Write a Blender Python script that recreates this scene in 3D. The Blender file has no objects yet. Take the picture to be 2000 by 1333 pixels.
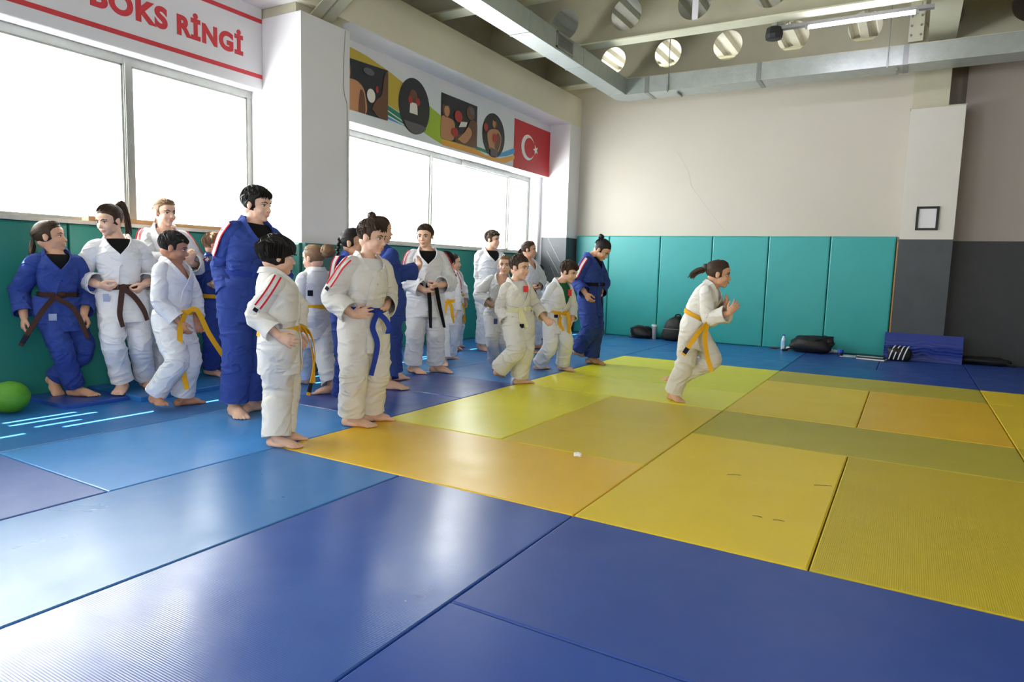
import bpy, bmesh, math, random
import numpy as np
from mathutils import Vector, Matrix

SC = bpy.context.scene
COL = SC.collection

# ------------------------------------------------------------------ camera
F_PX = 1312.93                       # focal length in pixels of the 2000x1333 frame
CAM = np.array([3.22867, -2.737077, 1.124695])
def _cam_axes(yaw, pit, rol):
    cy, sy = math.cos(yaw), math.sin(yaw)
    f0 = np.array([sy, cy, 0.]); r0 = np.array([cy, -sy, 0.]); u0 = np.array([0, 0, 1.])
    f = f0*math.cos(pit) + u0*math.sin(pit)
    u = u0*math.cos(pit) - f0*math.sin(pit)
    r = r0*math.cos(rol) + u*math.sin(rol)
    return r, u*math.cos(rol) - r0*math.sin(rol), f
CR, CU, CF = _cam_axes(-0.529764, -0.108492, 0.030401)
cd = bpy.data.cameras.new('camera'); cam = bpy.data.objects.new('camera', cd); COL.objects.link(cam)
cd.sensor_width = 36.0; cd.sensor_fit = 'HORIZONTAL'; cd.lens = F_PX/2000*36.0
cd.clip_start = 0.05; cd.clip_end = 200
cam.matrix_world = Matrix(((CR[0], CU[0], -CF[0], CAM[0]), (CR[1], CU[1], -CF[1], CAM[1]), (CR[2], CU[2], -CF[2], CAM[2]), (0, 0, 0, 1)))
SC.camera = cam

# ------------------------------------------------------------------ sky, sun, exposure
SC.view_settings.view_transform = 'Standard'; SC.view_settings.look = 'None'
SC.view_settings.gamma = 1.0; SC.view_settings.use_curve_mapping = False
SC.view_settings.exposure = 2.32
SKY_STRENGTH = 5.0
w = bpy.data.worlds.new('sky'); SC.world = w; w.use_nodes = True
bg = w.node_tree.nodes['Background']; bg.inputs[0].default_value = (0.97, 0.98, 1.0, 1); bg.inputs[1].default_value = SKY_STRENGTH
sd = bpy.data.lights.new('sun', 'SUN'); sun = bpy.data.objects.new('sun', sd); COL.objects.link(sun)
sd.energy = 16.0; sd.angle = math.radians(0.5); sd.color = (1.0, 0.96, 0.88)
sun.rotation_euler = Vector((1.0, 0.12, -2.0)).to_track_quat('-Z', 'Y').to_euler()
SC.cycles.use_denoising = True
SC.cycles.max_bounces = 10; SC.cycles.diffuse_bounces = 6; SC.cycles.glossy_bounces = 4
SC.cycles.transparent_max_bounces = 12; SC.cycles.transmission_bounces = 6
SC.cycles.sample_clamp_indirect = 12.0; SC.cycles.caustics_reflective = False; SC.cycles.caustics_refractive = False

# window bays of the left wall (y0, y1): openings for daylight
BAYS = [(-9.5, -3.95), (-3.30, 2.03), (2.69, 8.02)]
WIN_X, WIN_Z0, WIN_Z1 = -2.78, 1.40, 2.74
for i, (y0, y1) in enumerate(BAYS):            # sampling portals for the sky in the window openings
    ld = bpy.data.lights.new('window_portal', 'AREA'); lo = bpy.data.objects.new('window_portal', ld); COL.objects.link(lo)
    ld.shape = 'RECTANGLE'; ld.size = WIN_Z1-WIN_Z0; ld.size_y = y1-y0; ld.cycles.is_portal = True
    lo.location = (WIN_X-0.06, (y0+y1)/2, (WIN_Z0+WIN_Z1)/2)
    lo.rotation_euler = (0, math.radians(-90), 0)
FRONT_FILL_WIN = (-2.0, 0.4, 1.5, 3.0)              # x0, x1, z0, z1: unseen window band added behind the camera for fill light
ld = bpy.data.lights.new('window_portal', 'AREA'); lo = bpy.data.objects.new('window_portal', ld); COL.objects.link(lo)
ld.shape = 'RECTANGLE'; ld.size = FRONT_FILL_WIN[1]-FRONT_FILL_WIN[0]; ld.size_y = FRONT_FILL_WIN[3]-FRONT_FILL_WIN[2]; ld.cycles.is_portal = True
lo.location = ((FRONT_FILL_WIN[0]+FRONT_FILL_WIN[1])/2, -9.78, (FRONT_FILL_WIN[2]+FRONT_FILL_WIN[3])/2); lo.rotation_euler = (math.radians(90), 0, 0)

RIGHT_FILL_WIN = (-9.0, -4.6, 1.3, 3.3)               # y0, y1, z0, z1: window band added in the unseen opposite wall, sized for fill light
ld = bpy.data.lights.new('window_portal', 'AREA'); lo = bpy.data.objects.new('window_portal', ld); COL.objects.link(lo)
ld.shape = 'RECTANGLE'; ld.size = RIGHT_FILL_WIN[3]-RIGHT_FILL_WIN[2]; ld.size_y = RIGHT_FILL_WIN[1]-RIGHT_FILL_WIN[0]; ld.cycles.is_portal = True
lo.location = (9.72, (RIGHT_FILL_WIN[0]+RIGHT_FILL_WIN[1])/2, (RIGHT_FILL_WIN[2]+RIGHT_FILL_WIN[3])/2); lo.rotation_euler = (0, math.radians(90), 0)

# ------------------------------------------------------------------ projection helpers (pixel of the 2000x1333 frame -> point of the place)
def ray(px, py): return CF + CR*(px-1000)/F_PX - CU*(py-666.5)/F_PX
def on_axis(px, py, ax, v):
    d = ray(px, py); return CAM + d*((v-CAM[ax])/d[ax])
def floor_at(px, py, z=0.0): return on_axis(px, py, 2, z)

# ------------------------------------------------------------------ materials
MATS = {}
def lin(c): return tuple((x/12.92 if x <= .04045 else ((x+.055)/1.055)**2.4) for x in c)
def mat(name, color, rough=.6, var=None, vscale=6., bump=None, bscale=60., metal=0., spec=.5, coat=0., emit=None, estr=0., stretch=None, vamt=1.0, bdist=.004):
    """principled material, colours given as sRGB 0..1; var = second colour mixed in by noise; bump = strength of noise relief"""
    if name in MATS: return MATS[name]
    m = bpy.data.materials.new(name); m.use_nodes = True; nt = m.node_tree; N = nt.nodes; L = nt.links
    b = N['Principled BSDF']; c = lin(color)
    b.inputs['Base Color'].default_value = (*c, 1); b.inputs['Roughness'].default_value = rough
    b.inputs['Metallic'].default_value = metal; b.inputs['Specular IOR Level'].default_value = spec
    b.inputs['Coat Weight'].default_value = coat
    tc = N.new('ShaderNodeTexCoord'); src = tc.outputs['Object']
    if stretch:
        mp = N.new('ShaderNodeMapping'); mp.inputs['Scale'].default_value = stretch
        L.new(src, mp.inputs['Vector']); src = mp.outputs['Vector']
    if var:
        n = N.new('ShaderNodeTexNoise'); n.inputs['Scale'].default_value = vscale; n.inputs['Detail'].default_value = 6
        n.inputs['Roughness'].default_value = .65
        L.new(src, n.inputs['Vector'])
        r = N.new('ShaderNodeValToRGB'); r.color_ramp.elements[0].position = .15; r.color_ramp.elements[1].position = .85
        r.color_ramp.elements[0].color = (*c, 1)
        v2 = lin(var); r.color_ramp.elements[1].color = tuple(c[i]*(1-vamt)+v2[i]*vamt for i in range(3))+(1,)
        L.new(n.outputs['Fac'], r.inputs['Fac']); L.new(r.outputs['Color'], b.inputs['Base Color'])
    if bump:
        n2 = N.new('ShaderNodeTexNoise'); n2.inputs['Scale'].default_value = bscale; n2.inputs['Detail'].default_value = 5
        L.new(src, n2.inputs['Vector'])
        bp = N.new('ShaderNodeBump'); bp.inputs['Strength'].default_value = bump; bp.inputs['Distance'].default_value = bdist
        L.new(n2.outputs['Fac'], bp.inputs['Height']); L.new(bp.outputs['Normal'], b.inputs['Normal'])
    if emit:
        b.inputs['Emission Color'].default_value = (*lin(emit), 1); b.inputs['Emission Strength'].default_value = estr
    MATS[name] = m; return m

def mat_vinyl(name, color, var, rough=.38, ribs=None):
    """tatami vinyl: scuffed colour, uneven gloss, fine ribbed weave"""
    m = mat(name, color, rough, var=var, vscale=3.0, spec=.45)
    nt = m.node_tree; N = nt.nodes; L = nt.links; b = N['Principled BSDF']
    tc = N.new('ShaderNodeTexCoord')
    n = N.new('ShaderNodeTexNoise'); n.inputs['Scale'].default_value = 4; n.inputs['Detail'].default_value = 3; n.inputs['Distortion'].default_value = .4
    L.new(tc.outputs['Object'], n.inputs['Vector'])
    mr = N.new('ShaderNodeMapRange'); mr.inputs['From Min'].default_value = .1; mr.inputs['From Max'].default_value = .9
    mr.inputs['To Min'].default_value = rough-.05; mr.inputs['To Max'].default_value = rough+.10
    L.new(n.outputs['Fac'], mr.inputs['Value']); L.new(mr.outputs['Result'], b.inputs['Roughness'])
    wv = N.new('ShaderNodeTexWave'); wv.inputs['Scale'].default_value = 42 if ribs else 70; wv.inputs['Distortion'].default_value = .6
    wv.inputs['Detail'].default_value = 2; wv.inputs['Detail Scale'].default_value = 3
    wv.bands_direction = ribs if ribs else 'X'
    L.new(tc.outputs['Object'], wv.inputs['Vector'])
    n3 = N.new('ShaderNodeTexNoise'); n3.inputs['Scale'].default_value = 9; n3.inputs['Detail'].default_value = 3
    L.new(tc.outputs['Object'], n3.inputs['Vector'])
    b1 = N.new('ShaderNodeBump'); b1.inputs['Strength'].default_value = .14 if ribs else .05; b1.inputs['Distance'].default_value = .003
    L.new(wv.outputs['Fac'], b1.inputs['Height'])
    b2 = N.new('ShaderNodeBump'); b2.inputs['Strength'].default_value = .05; b2.inputs['Distance'].default_value = .012
    L.new(n3.outputs['Fac'], b2.inputs['Height']); L.new(b1.outputs['Normal'], b2.inputs['Normal'])
    L.new(b2.outputs['Normal'], b.inputs['Normal'])
    return m

# ------------------------------------------------------------------ mesh helpers
def link(name, me, m=None, parent=None, loc=None, smooth=False):
    o = bpy.data.objects.new(name, me); COL.objects.link(o)
    if m is not None and not me.materials: me.materials.append(m)
    if smooth:
        me.polygons.foreach_set('use_smooth', np.ones(len(me.polygons), bool)); me.set_sharp_from_angle(angle=math.radians(50))
    if loc is not None: o.location = loc
    if parent is not None: o.parent = parent
    return o
def mesh(name, V, F, m=None, parent=None, loc=None, smooth=False):
    me = bpy.data.meshes.new(name); me.from_pydata([tuple(v) for v in V], [], [tuple(f) for f in F]); me.update()
    return link(name, me, m, parent, loc, smooth)
def empty(name, loc, rotz=0.):
    o = bpy.data.objects.new(name, None); COL.objects.link(o); o.location = loc; o.rotation_euler = (0, 0, rotz)
    o.empty_display_size = .1; return o
def tag(o, label=None, cat=None, group=None, kind=None):
    if label: o['label'] = label
    if cat: o['category'] = cat
    if group: o['group'] = group
    if kind: o['kind'] = kind
    return o

class MB:
    """collects shapes into one mesh"""
    def __init__(s): s.V = []; s.F = []
    def add(s, V, F):
        k = len(s.V); s.V += [tuple(v) for v in V]; s.F += [tuple(i+k for i in f) for f in F]; return s
    def box(s, x0, x1, y0, y1, z0, z1):
        V = [(x, y, z) for x in (x0, x1) for y in (y0, y1) for z in (z0, z1)]
        return s.add(V, [(0, 1, 3, 2), (4, 6, 7, 5), (0, 4, 5, 1), (2, 3, 7, 6), (0, 2, 6, 4), (1, 5, 7, 3)])
    def prism(s, poly, a, b, ax=2):
        """polygon in the two other axes, extruded from a to b along axis ax"""
        n = len(poly)
        def p(u, v, t): return {2: (u, v, t), 1: (u, t, v), 0: (t, u, v)}[ax]
        V = [p(u, v, a) for u, v in poly] + [p(u, v, b) for u, v in poly]
        F = [tuple(range(n))[::-1], tuple(range(n, 2*n))] + [(i, (i+1) % n, n+(i+1) % n, n+i) for i in range(n)]
        return s.add(V, F)
    def tube(s, pts, r, n=8, cap=True):
        V, F = tube(pts, r if hasattr(r, '__len__') else [r]*len(pts), n, round_ends=False); return s.add(V, F)
    def ball(s, c, r, nu=16, nv=10, R=None):
        V, F = ball(c, r, nu, nv, R); return s.add(V, F)
    def build(s, name, m=None, parent=None, loc=None, smooth=False): return mesh(name, s.V, s.F, m, parent, loc, smooth)

def slab(w, d, t, bev=.02, wav=0.):
    """padded slab centred in x,y, bottom z=0, rounded upper edges"""
    V = []; F = []
    prof = [(0, 0), (0, t-bev), (bev*.3, t-bev*.3), (bev, t)]
    for (i, z) in prof:
        x, y = w/2-i, d/2-i
        V += [(-x, -y, z), (x, -y, z), (x, y, z), (-x, y, z)]
    F.append((3, 2, 1, 0))
    for k in range(len(prof)-1):
        for j in range(4):
            F.append((4*k+j, 4*k+(j+1) % 4, 4*k+4+(j+1) % 4, 4*k+4+j))
    k = 4*(len(prof)-1); F.append((k, k+1, k+2, k+3))
    return V, F

def nrm(v):
    v = np.asarray(v, float); n = np.linalg.norm(v); return v/n if n > 1e-9 else v
def ball(c, r, nu=16, nv=10, R=None):
    r = np.asarray(r, float)*np.ones(3); c = np.asarray(c, float)
    P = [(0, 0, 1)]
    for j in range(1, nv):
        t = math.pi*j/nv
        for i in range(nu):
            a = 2*math.pi*i/nu; P.append((math.sin(t)*math.cos(a), math.sin(t)*math.sin(a), math.cos(t)))
    P.append((0, 0, -1)); P = np.array(P)*r
    if R is not None: P = P@np.asarray(R).T
    F = [(0, 1+i, 1+(i+1) % nu) for i in range(nu)]
    for j in range(nv-2):
        b = 1+j*nu
        F += [(b+i, b+nu+i, b+nu+(i+1) % nu, b+(i+1) % nu) for i in range(nu)]
    b = 1+(nv-2)*nu; e = len(P)-1
    F += [(b+i, e, b+(i+1) % nu) for i in range(nu)]
    return P+c, F
def frames(pts, up=None):
    """parallel-transported frames along a path: tangent, u, v"""
    pts = np.asarray(pts, float); n = len(pts); T = np.zeros((n, 3))
    T[1:-1] = pts[2:]-pts[:-2]; T[0] = pts[1]-pts[0]; T[-1] = pts[-1]-pts[-2]
    T /= np.maximum(np.linalg.norm(T, axis=1, keepdims=True), 1e-9)
    a = np.array([0, 0, 1.]) if up is None else nrm(up)
    if abs(a@T[0]) > .95: a = np.array([1., 0, 0])
    u = nrm(a-T[0]*(a@T[0])); U = [u]
    for i in range(1, n):
        u = nrm(U[-1]-T[i]*(U[-1]@T[i])); U.append(u)
    U = np.array(U); return T, U, np.cross(T, U)
def tube(pts, radii, n=10, round_ends=True, up=None, flat=1.0):
    """closed swept tube with per-point radius; flat scales the second axis"""
    pts = np.asarray(pts, float); radii = np.asarray(radii, float)
    T, U, W = frames(pts, up)
    rings = []
    if round_ends:
        for k in (80, 45):
            s, c = math.sin(math.radians(k)), math.cos(math.radians(k)); rings.append((pts[0]-T[0]*radii[0]*s, U[0], W[0], radii[0]*c))
    for i in range(len(pts)): rings.append((pts[i], U[i], W[i], radii[i]))
    if round_ends:
        for k in (45, 80):
            s, c = math.sin(math.radians(k)), math.cos(math.radians(k)); rings.append((pts[-1]+T[-1]*radii[-1]*s, U[-1], W[-1], radii[-1]*c))
    V = []; an = np.arange(n)*2*math.pi/n
    for c, u, w_, r in rings:
        V += list(c+r*(np.cos(an)[:, None]*u+flat*np.sin(an)[:, None]*w_))
    F = []
    m_ = len(rings)
    for j in range(m_-1):
        F += [(j*n+i, j*n+(i+1) % n, (j+1)*n+(i+1) % n, (j+1)*n+i) for i in range(n)]
    F.append(tuple(range(n))[::-1]); F.append(tuple(range((m_-1)*n, m_*n)))
    return V, F
def spline(pts, n):
    """Catmull-Rom resample (any dimension)"""
    P = np.asarray(pts, float); P = np.vstack([2*P[0]-P[1], P, 2*P[-1]-P[-2]]); k = len(P)-3
    out = []
    for t in np.linspace(0, k, n):
        i = min(int(t), k-1); f = t-i; a, b, c, d = P[i], P[i+1], P[i+2], P[i+3]
        out.append(.5*((2*b)+(-a+c)*f+(2*a-5*b+4*c-d)*f*f+(-a+3*b-3*c+d)*f**3))
    return np.array(out)
def ribbon(path, side, width, th, wscale=None):
    """flat band with thickness along a path; side = width direction per point, normal from the path"""
    path = np.asarray(path, float); n = len(path); side = np.asarray(side, float)
    if side.ndim == 1: side = np.tile(side, (n, 1))
    T, _, _ = frames(path); V = []; F = []
    for i in range(n):
        s = nrm(side[i]-T[i]*(side[i]@T[i])); k = np.cross(T[i], s); w_ = width/2*(1 if wscale is None else wscale[i])
        for a, b in ((-1, -1), (1, -1), (1, 1), (-1, 1)): V.append(path[i]+s*w_*a+k*th/2*b)
    for i in range(n-1):
        F += [(4*i+j, 4*i+(j+1) % 4, 4*i+4+(j+1) % 4, 4*i+4+j) for j in range(4)]
    F += [(3, 2, 1, 0), (4*n-4, 4*n-3, 4*n-2, 4*n-1)]
    return V, F
# ================================================================== THE SETTING
M_WHITE = mat('white_wall_paint', (.765, .74, .695), .75, var=(.745, .715, .665), vscale=1.2, bump=.15, bscale=40)
M_WHITE2 = mat('white_pillar_paint', (.88, .87, .88), .7, var=(.85, .84, .85), vscale=1.5, bump=.12, bscale=30)
M_SILL = mat('sill_stone', (.80, .79, .76), .4, var=(.70, .69, .66), vscale=14)
M_GREY = mat('charcoal_wall_paint', (.215, .23, .25), .5, var=(.27, .285, .305), vscale=5, bump=.1, bscale=25)
M_GREY2 = mat('dark_wall_paint', (.15, .155, .17), .5, var=(.19, .20, .215), vscale=4)
M_STEEL = mat('cream_steel_paint', (.75, .73, .64), .55, var=(.69, .67, .58), vscale=3)
M_FLANGE = mat('cream_flange_paint', (.90, .89, .80), .5, var=(.84, .83, .73), vscale=5)
M_DECK = mat('galvanised_deck', (.82, .81, .76), .5, var=(.72, .71, .66), vscale=3)
M_DUCT = mat('duct_sheet', (.70, .73, .72), .38, var=(.62, .65, .64), vscale=8, metal=.45, bump=.25, bscale=22, bdist=.006)
M_TAPE = mat('duct_tape', (.56, .57, .56), .4, metal=.5)
M_ALU = mat('window_aluminium', (.66, .67, .66), .4, var=(.58, .58, .55), vscale=9, metal=.2)
M_CONC = mat('concrete', (.40, .39, .37), .85, var=(.33, .32, .31), vscale=4)
M_BEIGE = mat('beige_upper_wall', (.66, .64, .57), .7, var=(.56, .53, .45), vscale=1.5)
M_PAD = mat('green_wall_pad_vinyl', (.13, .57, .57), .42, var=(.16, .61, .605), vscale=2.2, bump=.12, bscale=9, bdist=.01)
M_PAD_LEFT = mat('green_wall_pad_vinyl_deep', (.12, .46, .42), .45, var=(.15, .50, .46), vscale=2.2, bump=.12, bscale=9, bdist=.01)  # deeper green for the pads along the left wall
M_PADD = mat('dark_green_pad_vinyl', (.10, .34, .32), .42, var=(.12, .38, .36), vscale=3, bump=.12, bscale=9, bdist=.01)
M_RED = mat('red_sign_paint', (.72, .13, .17), .5, var=(.78, .22, .25), vscale=10)
M_SIGN = mat('white_sign_board', (.83, .82, .83), .45, var=(.80, .79, .80), vscale=3)
M_BLACK = mat('black_plastic', (.03, .03, .035), .45)
M_WOOD = mat('pale_wood', (.76, .60, .42), .6, var=(.62, .45, .28), vscale=5, stretch=(8, 1, 8))

YB = 8.45           # back wall plane
ZS = 3.63           # underside of the soffit beam over the windows
XPIL = -2.03        # face of the pillars

# ---- floor and its mats
floor = MB().box(-3.0, 9.6, -9.7, 13.2, -.20, -.045).build('floor', M_CONC); tag(floor, kind='structure')
def vin(n, c, v, r=.36, ribs=None): return mat_vinyl(n, c, v, r, ribs)
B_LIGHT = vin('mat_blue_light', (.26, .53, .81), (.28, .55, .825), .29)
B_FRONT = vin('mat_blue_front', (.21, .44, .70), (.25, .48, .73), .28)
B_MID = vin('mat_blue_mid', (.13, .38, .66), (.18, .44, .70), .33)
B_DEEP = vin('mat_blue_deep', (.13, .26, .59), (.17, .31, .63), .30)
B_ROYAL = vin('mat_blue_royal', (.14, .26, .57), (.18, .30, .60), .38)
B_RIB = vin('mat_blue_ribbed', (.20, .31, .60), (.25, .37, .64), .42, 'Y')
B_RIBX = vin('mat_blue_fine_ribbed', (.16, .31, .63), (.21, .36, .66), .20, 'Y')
Y_OR = vin('mat_yellow_orange', (.92, .74, .11), (.88, .71, .14), .34)
Y_MID = vin('mat_yellow', (.90, .785, .14), (.865, .745, .16), .40)
Y_RIB = vin('mat_yellow_ribbed', (.78, .69, .13), (.74, .65, .15), .46, 'X')
Y_OLIVE = vin('mat_yellow_olive', (.72, .68, .20), (.68, .63, .20), .45)
Y_OCHRE = vin('mat_yellow_ochre', (.86, .75, .15), (.83, .73, .19), .4)
LIME = vin('mat_lime', (.93, .89, .08), (.90, .85, .09), .31)
LIME2 = vin('mat_lime_dull', (.87, .86, .09), (.85, .84, .12), .38)
R0, R1, R2, R3, R5, R6 = 0.0, .975, 1.955, 2.915, 4.86, 5.75
mats = [  # x0, x1, y0, y1, material
    (0, 1.98, R0, R1, Y_OR), (0, .99, R1, R3, LIME), (.99, 1.98, R1, R3, Y_OCHRE),
    (0, 1.98, R3, 3.88, LIME), (0, 1.98, 3.88, R5, LIME2), (0, 1.98, R5, R6, LIME2),
    (1.98, 2.98, R0, R2, Y_MID), (2.98, 3.95, R0, R2, Y_RIB), (1.98, 3.95, R2, R3, Y_OLIVE),
    (1.98, 2.97, R3, R5, Y_MID), (2.97, 3.95, R3, R5, Y_OR), (1.98, 3.95, R5, R6, Y_OLIVE),
    (3.95, 5.95, R0, R1, Y_MID), (3.95, 4.95, R1, R3, Y_RIB), (4.95, 5.95, R1, R3, Y_MID), (3.95, 5.95, R3, R5, Y_MID), (3.95, 5.95, R5, R6, Y_MID),
    # blue, along the windows
    (-2.62, -1.12, -4.9, -2.95, B_MID), (-2.62, -1.12, -2.95, -1.0, B_MID), (-2.62, -1.12, -1.0, .94, B_MID), (-2.62, -1.12, .94, 2.9, B_MID),
    (-2.62, -1.05, 2.9, 4.82, B_MID), (-2.62, -1.0, 4.82, 6.68, B_MID), (-2.62, -1.0, 6.68, 8.40, B_MID),
    (-1.12, 0, -4.9, -2.95, B_RIB), (-1.12, 0, -2.95, -1.01, B_RIB), (-1.12, 0, -1.01, .94, B_LIGHT), (-1.12, 0, .94, 1.955, B_DEEP),
    (-1.12, 0, 1.955, 2.88, B_DEEP), (-1.05, 0, 2.88, 4.82, B_MID), (-1.0, .0, 4.82, 6.68, B_MID), (-1.0, .0, 6.68, 8.40, B_MID),
    # blue, far row in front of the back wall
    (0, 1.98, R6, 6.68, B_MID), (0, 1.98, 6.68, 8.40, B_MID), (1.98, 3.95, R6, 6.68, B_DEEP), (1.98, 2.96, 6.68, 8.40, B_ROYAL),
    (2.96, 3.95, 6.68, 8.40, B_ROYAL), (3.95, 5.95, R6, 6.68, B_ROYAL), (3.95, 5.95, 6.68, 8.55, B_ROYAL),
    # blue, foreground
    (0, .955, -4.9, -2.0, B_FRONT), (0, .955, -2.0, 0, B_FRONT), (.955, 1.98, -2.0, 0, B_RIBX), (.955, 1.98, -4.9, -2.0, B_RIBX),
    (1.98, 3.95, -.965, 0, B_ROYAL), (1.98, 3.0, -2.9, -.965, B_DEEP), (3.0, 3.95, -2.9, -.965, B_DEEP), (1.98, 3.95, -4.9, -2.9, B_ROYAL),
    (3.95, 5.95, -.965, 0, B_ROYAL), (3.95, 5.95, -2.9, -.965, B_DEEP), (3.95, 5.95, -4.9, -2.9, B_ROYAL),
]
random.seed(4)
for (x0, x1, y0, y1, m) in mats:
    g = .0025; V, F = slab(x1-x0-2*g, y1-y0-2*g, .045, .008)
    mesh('mat', V, F, m, floor, ((x0+x1)/2, (y0+y1)/2, -.045-random.random()*.0015))

# ---- left wall: parapet, sill, lintels, soffit beam, pillars
def st(name, mb, m, parent=None):
    o = mb.build(name, m, parent)
    if parent is None: tag(o, kind='structure')
    return o
b = MB().box(-2.95, -2.70, -9.6, 8.02, -.05, 1.37)
wl = st('wall_left', b, M_WHITE2)
MB().box(-3.0, XPIL+.002, -9.6, 8.449, ZS-.001, 4.121).build('soffit_beam', mat('soffit_paint', (.87, .84, .76), .7, var=(.84, .81, .72), vscale=1.3), wl)
MB().box(-2.90, -2.498, -9.6, 8.45, 4.122, 5.0).build('upper_wall', M_BEIGE, wl)
MB().box(-2.60, XPIL+.0, -3.29, 2.03, ZS-.006, ZS-.0012).build('lit_soffit_plate', M_WHITE2, wl)  # white plate: window light on the underside put into the colour
MB().box(-2.42, XPIL+.0, 2.69, 8.02, ZS-.006, ZS-.0012).build('lit_soffit_plate', M_WHITE2, wl)
for k, (y0, y1) in enumerate(((-3.95, -3.30), (2.03, 2.69), (8.02, 8.45))):
    MB().box(-3.0, XPIL, y0, y1, -.05, 3.53 if k < 2 else ZS).build('pillar', M_WHITE2, wl)
MB().box(-3.0, XPIL-.09, 2.05, 2.67, 3.53, ZS).build('pillar_head', M_STEEL, wl)
MB().box(-2.52, XPIL+.004, 8.016, 8.446, -.05, 1.68).build('painted_plinth', M_GREY, wl)
for (y0, y1) in BAYS:
    MB().box(-2.99, -2.575, y0-.03 if y0 > 0 else y0, y1+.03 if y1 < 8 else y1, 1.372, 1.402).build('sill', M_SILL, wl)
MB().box(-2.82, -2.59, -3.30, 2.03, 2.84, ZS).build('lintel', M_SIGN, wl)
MB().box(-2.90, -2.59, -9.5, -3.95, 2.84, ZS).build('lintel', M_SIGN, wl)
MB().box(-2.90, -2.42, 2.69, 8.02, 2.73, ZS).build('lintel', M_WHITE2, wl)
MB().box(-2.98, -2.56, 7.93, 8.02, 1.40, 2.73).build('jamb', M_WHITE2, wl)
# conduit wire down the pillar
MB().tube(spline([(XPIL+.004, 2.62, 3.52), (XPIL+.004, 2.60, 3.2), (XPIL+.004, 2.605, 2.9), (XPIL+.004, 2.65, 2.75), (XPIL+.004, 2.655, 2.2), (XPIL+.004, 2.66, 1.4)], 24), .0035, 6).build('cable', mat('grey_cable', (.5, .49, .47), .6), wl)

# ---- windows
glass = bpy.data.materials.new('window_glass'); glass.use_nodes = True
nt = glass.node_tree; N = nt.nodes; N.clear(); out = N.new('ShaderNodeOutputMaterial'); mx = N.new('ShaderNodeMixShader'); tr = N.new('ShaderNodeBsdfTransparent'); gl = N.new('ShaderNodeBsdfGlossy')
gl.inputs['Roughness'].default_value = .03; tr.inputs['Color'].default_value = (.95, .97, .96, 1); mx.inputs[0].default_value = .06
nt.links.new(tr.outputs[0], mx.inputs[1]); nt.links.new(gl.outputs[0], mx.inputs[2]); nt.links.new(mx.outputs[0], out.inputs[0])
MATS['window_glass'] = glass
def window(n, y0, y1, z0, z1, mull, fr=.055):
    o = st('window_%d' % n, MB().box(WIN_X-.03, WIN_X+.03, y0, y1, z0, z0+.022).box(WIN_X-.03, WIN_X+.03, y0, y1, z1-fr*1.3, z1).box(WIN_X-.028, WIN_X+.028, y0+.001, y0+fr, z0+.002, z1-.002).box(WIN_X-.028, WIN_X+.028, y1-fr, y1-.001, z0+.002, z1-.002), M_ALU)
    ys = [y0+fr]
    for y, wd in mull:
        MB().box(WIN_X-.035, WIN_X+.035, y-wd/2, y+wd/2, z0+fr*.5, z1-fr*.5).build('mullion', M_ALU, o)
        MB().box(WIN_X+.033, WIN_X+.046, y-wd/2+.008, y-wd/2+.02, z0+fr, z1-fr).build('gasket', M_ALU, o)
        ys += [y-wd/2, y+wd/2]
    ys.append(y1-fr)
    for k in range(0, len(ys), 2):
        MB().box(WIN_X-.004, WIN_X+.004, ys[k], ys[k+1], z0+.02, z1-fr*1.3).build('pane', glass, o)
        # sash rails around each pane
        a, c = ys[k], ys[k+1]; s = .016
        MB().box(WIN_X-.02, WIN_X+.02, a, c, z0+.022, z0+.022+s).box(WIN_X-.02, WIN_X+.02, a, c, z1-fr*1.3-s, z1-fr*1.3).box(WIN_X-.02, WIN_X+.02, a, a+s, z0+.022, z1-fr*1.3).box(WIN_X-.02, WIN_X+.02, c-s, c, z0+.022, z1-fr*1.3).build('sash', M_ALU, o)
    return o
window(1, -9.5, -3.95, 1.40, 2.84, ((-7.6, .07), (-5.7, .07)))
window(2, -3.30, 2.03, 1.40, 2.84, ((-1.32, .075), (.745, .075)))
w3 = window(3, 2.69, 7.94, 1.40, 2.735, ((5.06, .05), (7.20, .06)))
# rolled shutter slats showing under the lintel in front of window 3
for k in range(5):
    MB().box(-2.735, -2.725, 5.8, 7.17, 2.71-.022*k, 2.728-.022*k).build('shutter_slat', M_ALU, w3)
# unseen slatted awning added outside, its gaps shaped to cast strips of sun
b = MB(); slots = (-2.94, -3.07, -3.22, -3.33); sw = .030
edges = [-2.89]
for s in slots: edges += [s+sw/2, s-sw/2]
edges.append(-4.1)
aw = None
for k in range(0, len(edges), 2):
    mb = MB().box(edges[k+1], edges[k], -9.6, 8.6, 2.935, 2.955)
    if aw is None: aw = st('added_awning', mb, M_STEEL)
    else: mb.build('added_awning_slat', M_STEEL, aw)
for i, s in enumerate(slots):
    mb = MB(); y = -9.6+(.43, .32, .24, .25)[i]
    per = .85; ln = (.62, .28, .68, .56)[i]
    mb.box(s-sw/2, s+sw/2, -9.6, y, 2.936, 2.954)
    while y < 8.6:
        mb.box(s-sw/2, s+sw/2, y+ln, y+per, 2.936, 2.954); y += per
    mb.build('added_awning_spacer', M_STEEL, aw)

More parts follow.
